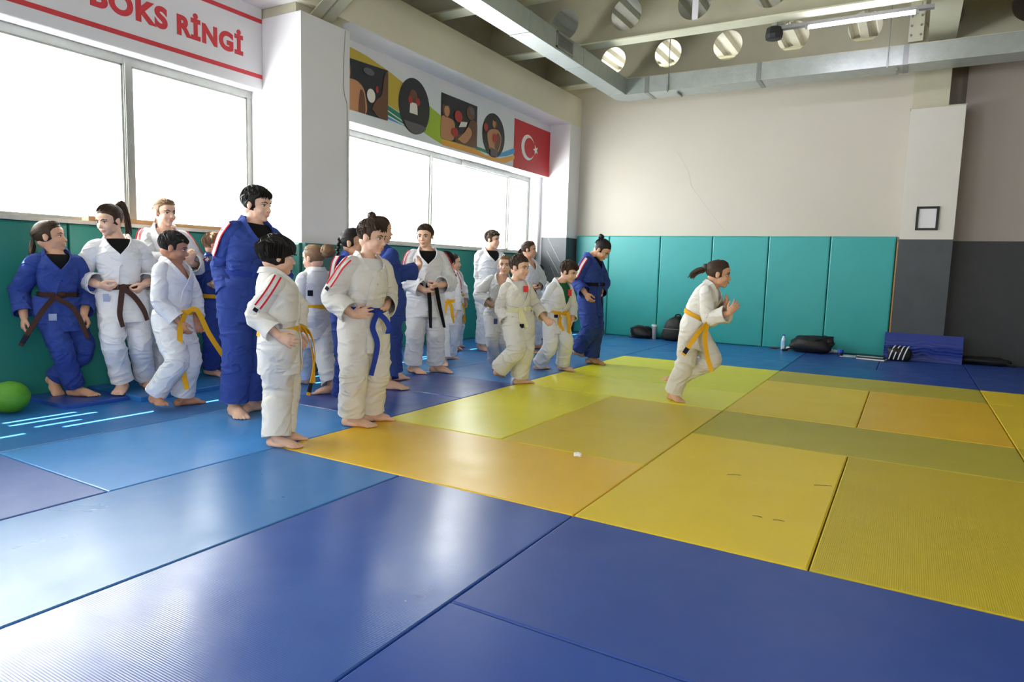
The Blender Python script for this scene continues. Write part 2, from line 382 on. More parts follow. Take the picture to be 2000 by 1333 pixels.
# ---- back wall
wb = st('wall_back', MB().box(-3.0, 3.30, YB, YB+.25, -.05, 4.40), M_WHITE)
M_WHITE3 = mat('shaded_white_wall_paint', (.64, .595, .57), .7, var=(.61, .57, .545), vscale=1.5)  # white wall paint darkened, the dim right corner put into the colour
wr = st('wall_back_right', MB().box(3.69, 9.6, 8.62, 8.9, 1.685, 5.0), M_WHITE3)
MB().box(3.69, 9.6, 8.615, 8.9, -.05, 1.685).build('painted_band', M_GREY2, wr)
pr_ = st('wall_back_pillar', MB().box(3.05, 3.69, 8.30, 8.9, 1.69, 3.475), mat('shade_warmed_pillar_paint', (.82, .80, .77), .7, var=(.79, .77, .73), vscale=1.5))  # pillar white warmed, tint of its shadow put into the colour
MB().box(3.05, 3.69, 8.297, 8.9, -.05, 1.69).build('painted_band', M_GREY, pr_)
MB().box(3.05, 9.6, 8.75, 8.95, 3.4, 5.0).build('upper_wall', M_WHITE3, wr)
MB().box(3.06, 3.12, 8.33, 8.75, 3.478, 4.3).box(3.12, 3.49, 8.325, 8.345, 3.478, 4.3).box(3.27, 3.33, 8.345, 8.75, 3.478, 4.3).build('steel_column', M_STEEL, pr_)
MB().box(3.04, 3.70, 8.29, 8.76, 3.474, 3.49).build('base_plate', M_STEEL, pr_)
# hairline crack in the plaster
crack = [on_axis(x, y, 1, YB-.0015) for x, y in ((1322, 297), (1335, 318), (1345, 338), (1350, 362), (1362, 380), (1378, 402), (1395, 425), (1416, 452))]
V, F = ribbon(spline(crack, 30), (1, 0, 0), .0045, .001); mesh('plaster_crack', V, F, mat('crack_line', (.66, .65, .60), .9), wb)
# other walls of the hall (outside the frame), with windows added for fill light
ry0, ry1, rz0, rz1 = RIGHT_FILL_WIN
st('wall_right', MB().box(9.6, 9.8, -9.7, ry0, -.2, 5.05).box(9.6, 9.8, ry1, 13.2, -.2, 5.05).box(9.6, 9.8, ry0, ry1, -.2, rz0).box(9.6, 9.8, ry0, ry1, rz1, 5.05), M_WHITE)
w5 = st('window_5', MB().box(9.66, 9.71, ry0, ry1, rz0, rz0+.06).box(9.66, 9.71, ry0, ry1, rz1-.06, rz1).box(9.66, 9.71, ry0, ry0+.06, rz0, rz1).box(9.66, 9.71, ry1-.06, ry1, rz0, rz1), M_ALU)
for k in range(4):
    a = ry0+(ry1-ry0)*k/4; c = ry0+(ry1-ry0)*(k+1)/4
    if k: MB().box(9.655, 9.715, a-.03, a+.03, rz0+.03, rz1-.03).build('mullion', M_ALU, w5)
    MB().box(9.68, 9.69, a+.04, c-.04, rz0+.05, rz1-.05).build('pane', glass, w5)
fx0, fx1, fz0, fz1 = FRONT_FILL_WIN
st('wall_front', MB().box(-3.0, fx0, -9.9, -9.6, -.2, 5.05).box(fx1, 9.8, -9.9, -9.6, -.2, 5.05).box(fx0, fx1, -9.9, -9.6, -.2, fz0).box(fx0, fx1, -9.9, -9.6, fz1, 5.05), M_WHITE)
w4 = st('window_4', MB().box(fx0, fx1, -9.78, -9.72, fz0, fz0+.06).box(fx0, fx1, -9.78, -9.72, fz1-.06, fz1).box(fx0, fx0+.06, -9.78, -9.72, fz0, fz1).box(fx1-.06, fx1, -9.78, -9.72, fz0, fz1), M_ALU)
for k in range(4):
    a = fx0+(fx1-fx0)*k/4; c = fx0+(fx1-fx0)*(k+1)/4
    if k: MB().box(a-.03, a+.03, -9.785, -9.715, fz0+.03, fz1-.03).build('mullion', M_ALU, w4)
    MB().box(a+.04, c-.04, -9.755, -9.745, fz0+.05, fz1-.05).build('pane', glass, w4)

# the neighbouring bay beyond the back wall, seen only through the holes of the beams
st('wall_far', MB().box(-3.0, 9.8, 13.0, 13.2, -.2, 5.05), M_WHITE)
w6 = st('window_6', MB().box(-2.95, -2.75, 8.7, 13.0, -.05, .9).box(-2.95, -2.75, 8.7, 13.0, 4.3, 5.0).box(-2.90, -2.80, 10.8, 10.9, .9, 4.3), M_ALU)  # window added to daylight the deck behind the beam holes
MB().box(-2.86, -2.85, 8.7, 10.8, .9, 4.3).build('pane', glass, w6); MB().box(-2.86, -2.85, 10.9, 13.0, .9, 4.3).build('pane', glass, w6)

# ---- wall pads
def pad(parent, w_, h_, t, loc, axis, m, name='wall_pad', bev=.018):
    V, F = slab(w_, h_, t, bev); V = np.array(V)
    # bulge of the padding: finer grid is not needed, the bevel carries the shading
    if axis == 'x': V = np.stack([V[:, 2], V[:, 0], V[:, 1]], 1)      # faces +x
    else: V = np.stack([V[:, 0], -V[:, 2], V[:, 1]], 1)                # faces -y
    o = mesh(name, V, F, m, parent, loc)
    return o
xs = [-1.995, -1.363, -.441, .427, 1.291, 2.165, 3.02]
for i in range(6):
    pad(wb, xs[i+1]-xs[i]-.008, 1.73, .075, ((xs[i]+xs[i+1])/2, YB, .868), 'y', M_PAD)
ys = [-9.5, -7.6, -5.8, -3.97]
for i in range(3): pad(wl, ys[i+1]-ys[i]-.01, 1.37, .09, (-2.70, (ys[i]+ys[i+1])/2, .685), 'x', M_PAD_LEFT)
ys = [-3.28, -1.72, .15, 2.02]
for i in range(3): pad(wl, ys[i+1]-ys[i]-.01, 1.37, .09, (-2.70, (ys[i]+ys[i+1])/2, .685), 'x', M_PAD_LEFT)
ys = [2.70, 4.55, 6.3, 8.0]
for i in range(3): pad(wl, ys[i+1]-ys[i]-.01, 1.37, .09, (-2.70, (ys[i]+ys[i+1])/2, .685), 'x', M_PAD_LEFT)
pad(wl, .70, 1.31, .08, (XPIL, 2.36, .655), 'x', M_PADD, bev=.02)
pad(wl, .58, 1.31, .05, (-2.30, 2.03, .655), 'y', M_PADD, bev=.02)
MB().box(3.028, 3.046, 8.36, 8.449, .02, 1.66).build('pad_gap_batten', M_WOOD, wb)

# ---- ceiling: corrugated deck, perforated steel beams, girder
b = MB(); z0 = 4.93
xsn = []; x = -3.0; k = 0
prof = []
while x < 9.8:
    prof += [(x, z0), (x+.11, z0), (x+.14, z0+.06), (x+.22, z0+.06)]; x += .25
V = []; F = []
for (px, pz) in prof: V += [(px, -9.8, pz), (px, 13.2, pz), (px, -9.8, pz+.03), (px, 13.2, pz+.03)]
for i in range(len(prof)-1):
    a = 4*i; F += [(a, a+4, a+5, a+1), (a+2, a+3, a+7, a+6)]
ceil = mesh('ceiling', V, F, M_DECK); tag(ceil, kind='structure')
def beam(y, x0, x1, zb=4.22, hgt=.70, hx=-1.27, sp=.922, r=.215):
    o = MB()
    t = .012; zc = zb+.345; ns = 32
    # web with round holes: one cell per hole
    V = []; F = []; xa = hx-sp/2
    while xa-sp > x0: xa -= sp
    MBW = MB()
    x = x0
    if xa > x0: MBW.box(x0, xa, y-t/2, y+t/2, zb, zb+hgt)
    while xa < x1-.01:
        c = xa+sp/2; w2 = sp/2
        sq = []
        for k in range(ns):
            a = 2*math.pi*(k+.5)/ns; ca, sa = math.cos(a), math.sin(a)
            q = min(w2/abs(ca) if abs(ca) > 1e-6 else 9, ((zb+hgt-zc) if sa > 0 else (zc-zb))/abs(sa) if abs(sa) > 1e-6 else 9)
            sq.append((c+ca*q, zc+sa*q, c+ca*r, zc+sa*r))
        V = []
        for (ox, oz, ix, iz) in sq: V += [(ox, y-t/2, oz), (ix, y-t/2, iz), (ox, y+t/2, oz), (ix, y+t/2, iz)]
        F = []
        for k in range(ns):
            a, d = 4*k, 4*((k+1) % ns); F += [(a, d, d+1, a+1), (a+3, d+3, d+2, a+2), (a+1, d+1, d+3, a+3)]
        # fill the four corners of the cell
        for sx in (-1, 1):
            for zz in (zb, zb+hgt):
                cand = [s for s in sq if (s[0]-c)*sx > 0 and abs(abs(s[0]-c)-w2) < 1e-4 and (s[1]-zc)*(zz-zc) > 0]
                cand2 = [s for s in sq if (s[0]-c)*sx > 0 and abs(s[1]-zz) < 1e-4]
                if cand and cand2:
                    p = max(cand, key=lambda s: abs(s[1]-zc)); q = max(cand2, key=lambda s: abs(s[0]-c))
                    n0 = len(V)
                    for yy in (y-t/2, y+t/2): V += [(p[0], yy, p[1]), (c+sx*w2, yy, zz), (q[0], yy, q[1])]
                    F += [(n0, n0+1, n0+2), (n0+5, n0+4, n0+3)]
        MBW.add(V, F); xa += sp
    bo = MBW.build('steel_beam', M_STEEL, ceil)
    MB().box(x0, x1, y-.115, y+.115, zb-.014, zb+.004).build('bottom_flange', M_FLANGE, bo)
    MB().box(x0, x1, y-.09, y+.09, zb+hgt-.004, zb+hgt+.014).build('top_flange', M_FLANGE, bo)
    return bo
for y in (-7.1, -5.2, -3.3, -1.4, .5): beam(y, -2.5, 9.6)
for y in (4.32, 6.15, 7.97, 9.75, 11.6): beam(y, -2.5, 9.6)
b0 = beam(2.36, -2.5, 9.6)
MB().prism([(-2.12, 3.55), (-1.1, 4.2), (-2.12, 4.2)], 2.35, 2.37, 1).add(*(lambda P: (P, [(0, 1, 2, 3), (7, 6, 5, 4), (0, 4, 5, 1), (1, 5, 6, 2), (2, 6, 7, 3), (3, 7, 4, 0)]))([(-2.12, 2.22, 3.55), (-2.12, 2.50, 3.55), (-1.1, 2.50, 4.2), (-1.1, 2.22, 4.2), (-2.12, 2.22, 3.565), (-2.12, 2.50, 3.565), (-1.1, 2.50, 4.215), (-1.1, 2.22, 4.215)])).build('haunch', M_STEEL, b0)
g = MB().box(3.325, 3.345, -9.6, 8.6, 4.26, 4.9).build('steel_girder', M_STEEL, ceil)
MB().box(3.18, 3.49, -9.6, 8.6, 4.235, 4.26).build('bottom_flange', M_FLANGE, g)
for yy in (6.25, 7.87):
    MB().box(2.95, 3.12, yy-.012, yy+.012, 4.25, 4.75).build('splice_plate', M_FLANGE, g)
    mb = MB()
    for xx in (2.98, 3.09):
        for zz in (4.33, 4.45, 4.57): mb.tube([(xx, yy-.012, zz), (xx, yy-.035, zz)], .014, 8)
    mb.build('bolts', M_ALU, g)
# ================================================================== PEOPLE
def skin_mat(name, color):
    if name in MATS: return MATS[name]
    m = mat(name, color, .5, bump=.08, bscale=180, spec=.35)
    nt = m.node_tree; N = nt.nodes; L = nt.links; b = N['Principled BSDF']
    at = N.new('ShaderNodeAttribute'); at.attribute_name = 'lips'
    mx = N.new('ShaderNodeMix'); mx.data_type = 'RGBA'
    mx.inputs['A'].default_value = (*lin(color), 1); mx.inputs['B'].default_value = (*lin((color[0]*.93, color[1]*.74, color[2]*.75)), 1)
    L.new(at.outputs['Fac'], mx.inputs['Factor']); L.new(mx.outputs['Result'], b.inputs['Base Color'])
    return m
SKIN = {'fair': skin_mat('skin_fair', (.86, .69, .60)), 'mid': skin_mat('skin_mid', (.80, .61, .50)), 'tan': skin_mat('skin_tan', (.70, .50, .40))}
def cloth(name, color, var, rough=.85, fold=0.):
    m = mat(name, color, rough, var=var, vscale=9, bump=.35, bscale=420, spec=.2, bdist=.0015)
    if fold:                                  # creases of the heavy cotton: ridges where a warped noise crosses its middle
        nt = m.node_tree; N = nt.nodes; L = nt.links; b = N['Principled BSDF']; old = b.inputs['Normal'].links[0].from_socket
        tc = N.new('ShaderNodeTexCoord'); prev = old
        for (sc, st_, dist, wd) in (((4.2, 4.2, 8.), fold, .026, 15.), ((11., 11., 15.), fold*.45, .008, 10.)):
            mp = N.new('ShaderNodeMapping'); mp.inputs['Scale'].default_value = sc; mp.inputs['Rotation'].default_value = (.35, .25, .2); L.new(tc.outputs['Object'], mp.inputs['Vector'])
            n = N.new('ShaderNodeTexNoise'); n.inputs['Scale'].default_value = 1.; n.inputs['Detail'].default_value = 1.5; n.inputs['Distortion'].default_value = .9; L.new(mp.outputs['Vector'], n.inputs['Vector'])
            a = N.new('ShaderNodeMath'); a.operation = 'SUBTRACT'; a.inputs[1].default_value = .5; L.new(n.outputs['Fac'], a.inputs[0])
            q = N.new('ShaderNodeMath'); q.operation = 'MULTIPLY'; L.new(a.outputs[0], q.inputs[0]); L.new(a.outputs[0], q.inputs[1])
            k = N.new('ShaderNodeMath'); k.operation = 'MULTIPLY'; k.inputs[1].default_value = -wd*wd; L.new(q.outputs[0], k.inputs[0])
            e = N.new('ShaderNodeMath'); e.operation = 'EXPONENT'; L.new(k.outputs[0], e.inputs[0])
            bp = N.new('ShaderNodeBump'); bp.inputs['Strength'].default_value = st_; bp.inputs['Distance'].default_value = dist
            L.new(e.outputs[0], bp.inputs['Height']); L.new(prev, bp.inputs['Normal']); prev = bp.outputs['Normal']
        L.new(prev, b.inputs['Normal'])
    return m
GI_WHITE = cloth('white_gi_cotton', (.86, .86, .88), (.83, .83, .86), fold=.34)
GI_CREAM = cloth('cream_gi_cotton', (.86, .845, .83), (.83, .815, .80), fold=.34)
GI_BLUE = cloth('blue_gi_cotton', (.17, .24, .52), (.20, .28, .56), fold=.40)
TEE = {'black': cloth('black_tee', (.05, .05, .06), (.07, .07, .08)), 'white': cloth('white_tee', (.88, .88, .88), (.84, .84, .85)), 'green': cloth('green_tee', (.12, .36, .24), (.15, .40, .27))}
BELTS = {'yellow': cloth('yellow_belt', (.86, .64, .14), (.82, .60, .12)), 'brown': cloth('brown_belt', (.22, .14, .13), (.25, .17, .15)), 'black': cloth('black_belt', (.06, .055, .06), (.09, .08, .08)),
         'blue': cloth('blue_belt', (.13, .20, .50), (.15, .23, .55)), 'pale': cloth('pale_yellow_belt', (.87, .85, .70), (.84, .82, .66))}
HAIR = {'black': mat('black_hair', (.085, .075, .075), .55, var=(.13, .11, .10), vscale=40, spec=.25), 'brown': mat('brown_hair', (.19, .14, .11), .55, var=(.27, .195, .145), vscale=40, spec=.25),
        'light': mat('light_brown_hair', (.42, .32, .24), .55, var=(.54, .42, .31), vscale=40, spec=.25)}
M_EYE = mat('eye_white', (.88, .87, .86), .25); M_IRIS = mat('eye_iris', (.10, .07, .05), .15); M_BROW = mat('eyebrow_hair', (.13, .10, .09), .6)
M_STRIPE_R = cloth('red_gi_stripe', (.74, .12, .17), (.70, .11, .16)); M_STRIPE_W = cloth('white_gi_stripe', (.88, .88, .90), (.85, .85, .87)); M_NAVY = cloth('navy_patch', (.07, .08, .14), (.09, .10, .17))
M_REDP = mat('red_emblem', (.80, .13, .14), .6)

class Noise:
    """sum of random plane waves, cheap smooth 3-D noise on arrays"""
    def __init__(s, seed, wl, n=7):
        r = np.random.RandomState(seed); d = r.normal(size=(n, 3)); d /= np.linalg.norm(d, axis=1, keepdims=True)
        s.K = d*(2*math.pi/wl)*r.uniform(.7, 1.5, (n, 1)); s.P = r.uniform(0, 6.28, n)
    def __call__(s, X): return np.sin(X@s.K.T+s.P).mean(-1)*1.6

def ik(A, B, l1, l2, px, pole, wpole=.02):
    """middle joint between A and B whose picture is nearest to pixel px"""
    d = np.linalg.norm(B-A); k = max(1., d/(l1+l2)*1.003); l1 *= k; l2 *= k
    e = (B-A)/d; a = (l1*l1-l2*l2+d*d)/(2*d); r = math.sqrt(max(l1*l1-a*a, 0)); c = A+e*a
    u = nrm(np.cross(e, [0, 0, 1.]) if abs(e[2]) < .95 else np.cross(e, [1., 0, 0])); v = np.cross(e, u)
    best = None
    if px is not None: q = nrm(ray(*px))
    for t in np.linspace(0, 2*math.pi, 96, endpoint=False):
        o = u*math.cos(t)+v*math.sin(t); p = c+r*o; cost = -wpole*(o@pole)
        if px is not None:
            w_ = p-CAM; cost += np.linalg.norm(w_-q*(w_@q))
        if best is None or cost < best[0]: best = (cost, p)
    return best[1], k

def hand_prims(W, d, n, h, curl, spread, prims, thumb_side, mirror=1, cs=1.):
    """palm, four fingers and a thumb; W wrist, d towards the knuckles, n the way the palm faces"""
    L = .112*h*cs; d = nrm(d); n = nrm(n-d*(n@d)); t = np.cross(d, n)*thumb_side
    R = np.stack([t, n, d], 1)
    prims.append(ball(W+d*.06*L, (.17*L, .12*L, .18*L), 14, 10, R))
    prims.append(ball(W+d*.26*L, (.235*L, .105*L, .29*L), 16, 12, R))
    prims.append(ball(W+d*.40*L, (.225*L, .095*L, .16*L), 16, 10, R))
    prims.append(ball(W+d*.20*L+t*.13*L+n*.03*L, (.11*L, .10*L, .19*L), 12, 8, R))
    ln = (.40, .45, .42, .33); off = (.175, .060, -.058, -.170)
    for k in range(4):
        base = W+d*(.47-abs(k-1.2)*.025)*L+t*off[k]*L
        sp = spread*(1.4-k)*.16; dd = nrm(d+t*sp); p = [base-dd*.08*L, base]; cc = 0; q = base
        for j, (f, ca) in enumerate(((.46, .75), (.32, 1.0), (.24, .8))):
            cc += curl*ca*(1+.12*k); v = dd*math.cos(cc)+n*math.sin(cc); q = q+v*ln[k]*f*L; p.append(q)
        prims.append(tube(p, [.058*L, .058*L, .053*L, .048*L, .036*L], 9))
    b0 = W+d*.12*L+t*.16*L+n*.03*L; v1 = nrm(d*.75+t*(.75-.3*curl)+n*(.2+.35*curl)); v2 = nrm(d*1.+t*(.35-.45*curl)+n*(.15+.4*curl))
    p1 = b0+v1*.24*L; p2 = p1+v2*.17*L; p3 = p2+nrm(v2+d*.2)*.11*L
    prims.append(tube([b0, p1, p2, p3], [.085*L, .066*L, .058*L, .042*L], 9))

def foot_prims(A, T, h, prims, inner, zg):
    """foot with heel, arch and five toes; A ankle, T tip of the big toe"""
    d = nrm(T-A); hd = nrm([T[0]-A[0], T[1]-A[1], 0]); ah = max(A[2]-zg, .02)
    L = .152*h
    # sole direction: from heel to toe tip
    fl = np.linalg.norm(T-A)
    ang = math.asin(max(-1, min(1, (A[2]-T[2])/max(fl, 1e-6))))
    tilt = max(0., ang-.42)                 # flat foot has the ankle ~0.42 rad above the toe line
    f = nrm(hd*math.cos(tilt)-np.array([0, 0, math.sin(tilt)])); up = nrm(np.array([0, 0, 1.])-f*f[2]); s = np.cross(f, up)*inner
    R = np.stack([s, f, up], 1)
    def P(x, y, z): return A+s*x*h+f*y*h+up*z*h
    zb = -.040
    prims.append(ball(P(0, -.026, zb+.020), (.0215*h, .026*h, .024*h), 14, 10, R))
    prims.append(tube([P(0, -.008, .03), P(0, .0, 0), P(0, .03, zb+.026), P(.003, .066, zb+.017)], [.0225*h, .025*h, .026*h, .024*h], 12))
    prims.append(ball(P(.004, .055, zb+.017), (.031*h, .050*h, .019*h), 16, 10, R))
    prims.append(ball(P(-.006, .015, zb+.012), (.022*h, .045*h, .014*h), 14, 8, R))
    prims.append(ball(P(.004, .083, zb+.013), (.034*h, .022*h, .014*h), 14, 8, R))
    for k, (x, y, r, l) in enumerate(((.024, .098, .0105, .021), (.0085, .101, .0075, .019), (-.004, .098, .007, .016), (-.015, .092, .0066, .014), (-.0245, .084, .0062, .012))):
        prims.append(tube([P(x*.9, y-.02, zb+.012), P(x, y, zb+.010), P(x*1.05, y+l, zb+.006)], [r*h, r*h, r*h*.85], 8))

def join_prims(prims):
    V = []; F = []
    k = 0
    for v, f in prims:
        V.append(np.asarray(v, float)); F += [tuple(i+k for i in q) for q in f]; k += len(v)
    return np.vstack(V), F

def remesh(V, F, voxel, adapt, smooth_it):
    me = bpy.data.meshes.new('tmp'); me.from_pydata(V.tolist(), [], F); o = bpy.data.objects.new('tmp', me); COL.objects.link(o)
    md = o.modifiers.new('r', 'REMESH'); md.mode = 'VOXEL'; md.voxel_size = voxel; md.adaptivity = adapt
    sm = o.modifiers.new('s', 'SMOOTH'); sm.factor = .5; sm.iterations = smooth_it
    dg = bpy.context.evaluated_depsgraph_get(); ev = o.evaluated_get(dg); res = bpy.data.meshes.new_from_object(ev)
    bpy.data.objects.remove(o); bpy.data.meshes.remove(me); return res

def grid_faces(nr, nc, closed=True, skip=None, flip=False):
    F = []
    for i in range(nr-1):
        for j in range(nc if closed else nc-1):
            if skip is not None and skip(i, j): continue
            a, b_, c, d = i*nc+j, i*nc+(j+1) % nc, (i+1)*nc+(j+1) % nc, (i+1)*nc+j
            F.append((a, d, c, b_) if flip else (a, b_, c, d))
    return F

def thick(V, F, nr, nc, t, closed, flip=False):
    """give a grid surface an inner side and rims (nr x nc grid)"""
    V = np.asarray(V, float); G = V.reshape(nr, nc, 3)
    du = np.roll(G, -1, 1)-np.roll(G, 1, 1)
    if not closed: du[:, 0] = G[:, 1]-G[:, 0]; du[:, -1] = G[:, -1]-G[:, -2]
    dv = np.empty_like(G); dv[1:-1] = G[2:]-G[:-2]; dv[0] = G[1]-G[0]; dv[-1] = G[-1]-G[-2]
    N_ = np.cross(du, dv); N_ /= np.maximum(np.linalg.norm(N_, axis=2, keepdims=True), 1e-9)
    if flip: N_ = -N_
    I = (G-N_*t).reshape(-1, 3); n = len(V)
    F2 = list(F)+[tuple(i+n for i in f[::-1]) for f in F]
    e = {}
    for f in F:
        for k in range(len(f)):
            a, b_ = f[k], f[(k+1) % len(f)]; e[(a, b_)] = 1
    for (a, b_) in e:
        if (b_, a) not in e: F2.append((b_, a, a+n, b_+n))
    return np.vstack([V, I]), F2

def folds(X, nz1, nz2, w_, amp):
    """sharp-ridged cloth folds from warped noise"""
    a = nz1(X); b_ = nz2(X+a[..., None]*.03); c_ = nz2(X[..., [1, 2, 0]]*1.35+.3)
    r1 = np.exp(-(b_/.16)**2); r2 = np.exp(-(c_/.13)**2)          # narrow ridges where the noise crosses zero
    return amp*w_*(r1*.75*(.5+.5*np.tanh(a*3))+r2*.40+a*.35-.25)

def cloth_tube(path, rad, nr, nc, seed, amp, bend=None, hang=1.0, end_stack=0., elong=1.0, axis=None):
    """sleeve or trouser leg: swept tube with folds gathering at the bend and the hem"""
    P = spline(path, nr); Rr = np.interp(np.linspace(0, 1, nr), np.linspace(0, 1, len(rad)), rad)
    T, U, W_ = frames(P); an = np.arange(nc)*2*math.pi/nc
    dirs = np.cos(an)[None, :, None]*U[:, None]+np.sin(an)[None, :, None]*W_[:, None]
    if axis is not None:                     # flatten or widen along a given direction
        ax = nrm(axis); k = (dirs@ax)[..., None]; dirs = dirs+ax*k*(elong-1)
    G = P[:, None]+dirs*Rr[:, None, None]
    s = np.linspace(0, 1, nr); wgt = .45+np.zeros(nr)
    if bend is not None: wgt += 1.0*np.exp(-((s-bend)/.13)**2)
    wgt += end_stack*np.exp(-((s-1)/.16)**2)
    n1, n2 = Noise(seed, .16), Noise(seed+1, .10)
    # folds run across the limb: compress the noise along the limb
    L = np.linalg.norm(P[-1]-P[0]); Q = G.copy(); ax = T.mean(0); ax = nrm(ax)
    Q = Q+ax*(Q@ax)[..., None]*.9
    D = folds(Q, n1, n2, wgt[:, None], amp)
    return G+dirs*D[..., None], P, T, U, W_

PEOPLE_STATS = []
def person(spec):
    S = spec; h = S['h']; seed = S.get('seed', 1)*17; zg = S.get('zg', 0.)
    gi = S.get('gi', 'white'); MG = {'white': GI_WHITE, 'cream': GI_CREAM, 'blue': GI_BLUE}[gi]
    far = S.get('far', False)
    # ---- anchor: between the ankles
    def ground(px, z): return floor_at(px[0], px[1], z)
    legs = S['legs']; AN = {}
    base_pts = []
    for k in 'RL':
        a = legs[k]['an']
        if len(a) == 2: p = ground(a, zg+.040*h); AN[k] = p; base_pts.append(p)
    G = floor_at(*S['anchor'], zg) if 'anchor' in S else np.mean(base_pts, 0)
    G[2] = zg
    v = G-CAM; v[2] = 0; v = nrm(v); tow = -v; rgt = np.array([v[1], -v[0], 0.]); D0 = (G-CAM)@v
    def PT(p):
        off = p[2] if len(p) > 2 else 0.
        d = ray(p[0], p[1]); return CAM+d*((D0-off)/(d@v))
    def face_dir(a): a = math.radians(a); return math.cos(a)*tow+math.sin(a)*rgt
    def right_of(f): return np.array([f[1], -f[0], 0.])
    for k in 'RL':
        if k not in AN: AN[k] = PT(legs[k]['an'])
    pel, neck, headc = PT(S['pel']), PT(S['neck']), PT(S['head'])
    neck = neck+nrm(neck-pel)*.012*h; headc = headc-nrm(neck-pel)*.010*h
    fc = face_dir(S['yaw']); fh = face_dir(S.get('hyaw', S['yaw']))
    rc, rh = right_of(fc), right_of(fh)
    up = nrm(neck-pel); TL = np.linalg.norm(neck-pel)
    rc = nrm(rc-up*(rc@up)); fcu = np.cross(up, rc); rh2 = nrm(rh-up*(rh@up))
    if fcu@fc < 0: fcu = -fcu
    # ---- skeleton
    sg = {'R': 1, 'L': -1}; SH = {}; EL = {}; WR = {}; HP = {}; KN = {}; warn = []
    for k in 'RL':
        SH[k] = neck-up*.054*h+rc*sg[k]*.097*h+fcu*S.get('shf', {}).get(k, 0.)
        HP[k] = pel+rh*sg[k]*.052*h-np.array([0, 0, .005*h])
        a = S['arms'][k]; WR[k] = PT(a['wr'])
        EL[k], q = ik(SH[k], WR[k], .172*h, .150*h, a.get('el'), -fcu*.6-np.array([0, 0, .5])+rc*sg[k]*.3)
        if q > 1.06: warn.append('arm%s %.2f' % (k, q))
        l = legs[k]; KN[k], q = ik(HP[k], AN[k], .243*h, .243*h, l.get('kn'), fh, .05)
        if q > 1.06: warn.append('leg%s %.2f' % (k, q))
    leg_r = {k: np.linalg.norm(HP[k]-AN[k])/(.486*h) for k in 'RL'}
    PEOPLE_STATS.append((S['label'][:40], 'torso %.2f' % (TL/(.29*h)), leg_r, warn, np.round(G, 2)))
    root = empty('person', tuple(G)); tag(root, S['label'], 'person', S.get('group'))
    def put(name, V, F, m, parent=root, smooth=True): return mesh(name, np.asarray(V)-G, F, m, parent, None, smooth)

    # ---- head frame
    Hh = (.172+.044*h)*S.get('hs', 1.); f = face_dir(S['face']); pit = math.radians(S.get('fpitch', 0))
    r_ = right_of(f); f3 = f*math.cos(pit)+np.array([0, 0, 1.])*math.sin(pit); u3 = np.cross(r_, f3)
    rol = math.radians(S.get('froll', 0)); r3 = r_*math.cos(rol)+u3*math.sin(rol); u3 = np.cross(r3, f3)
    HB = np.stack([r3, f3, u3], 1)                        # columns: right, forward, up
    def HPt(x, y, z): return headc+HB@np.array([x, y, z])*Hh
    def hb(c, r, nu=18, nv=12): return ball(HPt(*c), np.asarray(r)*Hh, nu, nv, HB)
    prims = []
    prims += [hb((0, -.05, .13), (.335, .42, .365), 24, 16), hb((0, .10, -.08), (.258, .285, .345), 22, 14), hb((0, .125, -.26), (.175, .215, .185)), hb((0, .245, -.375), (.092, .095, .078)),
              hb((0, .285, .10), (.215, .085, .07)), hb((0, .22, .2), (.24, .15, .14)), hb((0, -.16, -.12), (.24, .24, .22))]
    for s in (-1, 1):
        prims += [hb((s*.135, .215, -.13), (.115, .125, .12)), hb((s*.048, .368, -.138), (.036, .042, .030)), hb((s*.338, -.035, -.02), (.032, .080, .125), 14, 10), hb((s*.345, -.045, .04), (.03, .07, .065), 12, 8), hb((s*.160, .06, -.25), (.055, .13, .11))]
    prims.append(tube([HPt(0, .335, .05), HPt(0, .365, -.03), HPt(0, .405, -.115)], np.array([.032, .036, .044])*Hh, 10))
    prims.append(hb((0, .412, -.125), (.052, .046, .042)))
    prims += [hb((0, .352, -.235), (.098, .05, .026), 16, 8), hb((0, .345, -.278), (.082, .05, .030), 16, 8)]
    # neck and trunk
    nb = neck-up*.03*h
    prims.append(tube([HPt(0, -.07, -.1), HPt(0, -.07, -.36)*.6+(neck+up*.02*h)*.4, neck, nb], [.23*Hh, .033*h, .037*h, .050*h], 16))
    # torso rings: s along the spine, half width, half depth, forward shift (units of h)
    bag = S.get('bag', 1.)*.97
    R0_ = [(-.30, .088, .084, 0), (-.02, .098, .085, 0), (.12, .092, .080, .002), (.24, .085, .073, .004), (.36, .095, .081, .006), (.55, .104, .084, .006), (.72, .110, .083, .004), (.82, .105, .076, .0), (.89, .094, .067, -.005), (.95, .076, .057, -.009), (1.0, .058, .050, -.012), (1.045, .046, .044, -.013)]
    R0_ = np.array(R0_)
    side_s = lambda s: nrm(rc*min(max((s-.0)/.6, 0), 1)+rh2*(1-min(max(s/.6, 0), 1)))
    curve = S.get('curve', 0.)
    def surf(s, phi, scale=1.0, off=0.):
        """point on the jacket: s along spine, phi around (0 front, + to the person's left)"""
        a = np.interp(s, R0_[:, 0], R0_[:, 1])*h*scale*bag; b_ = np.interp(s, R0_[:, 0], R0_[:, 2])*h*scale*bag; fo = np.interp(s, R0_[:, 0], R0_[:, 3])*h
        if s > .8: k = min(1., (s-.8)/.2); a = a*(1-k)+a/bag*k; b_ = b_*(1-k)+b_/bag*k
        sr = side_s(s); fr = np.cross(up, sr); fr = fr if fr@fc > 0 or fr@fh > 0 else -fr
        c = pel+up*s*TL+fr*(fo-curve*math.sin(math.pi*min(max(s, 0), 1))*h)
        sp, cp = math.sin(phi), math.cos(phi); ex = 2/2.25
        x = math.copysign(abs(sp)**ex, sp); y = math.copysign(abs(cp)**ex, cp)
        return c-sr*x*(a+off)+fr*y*(b_+off)
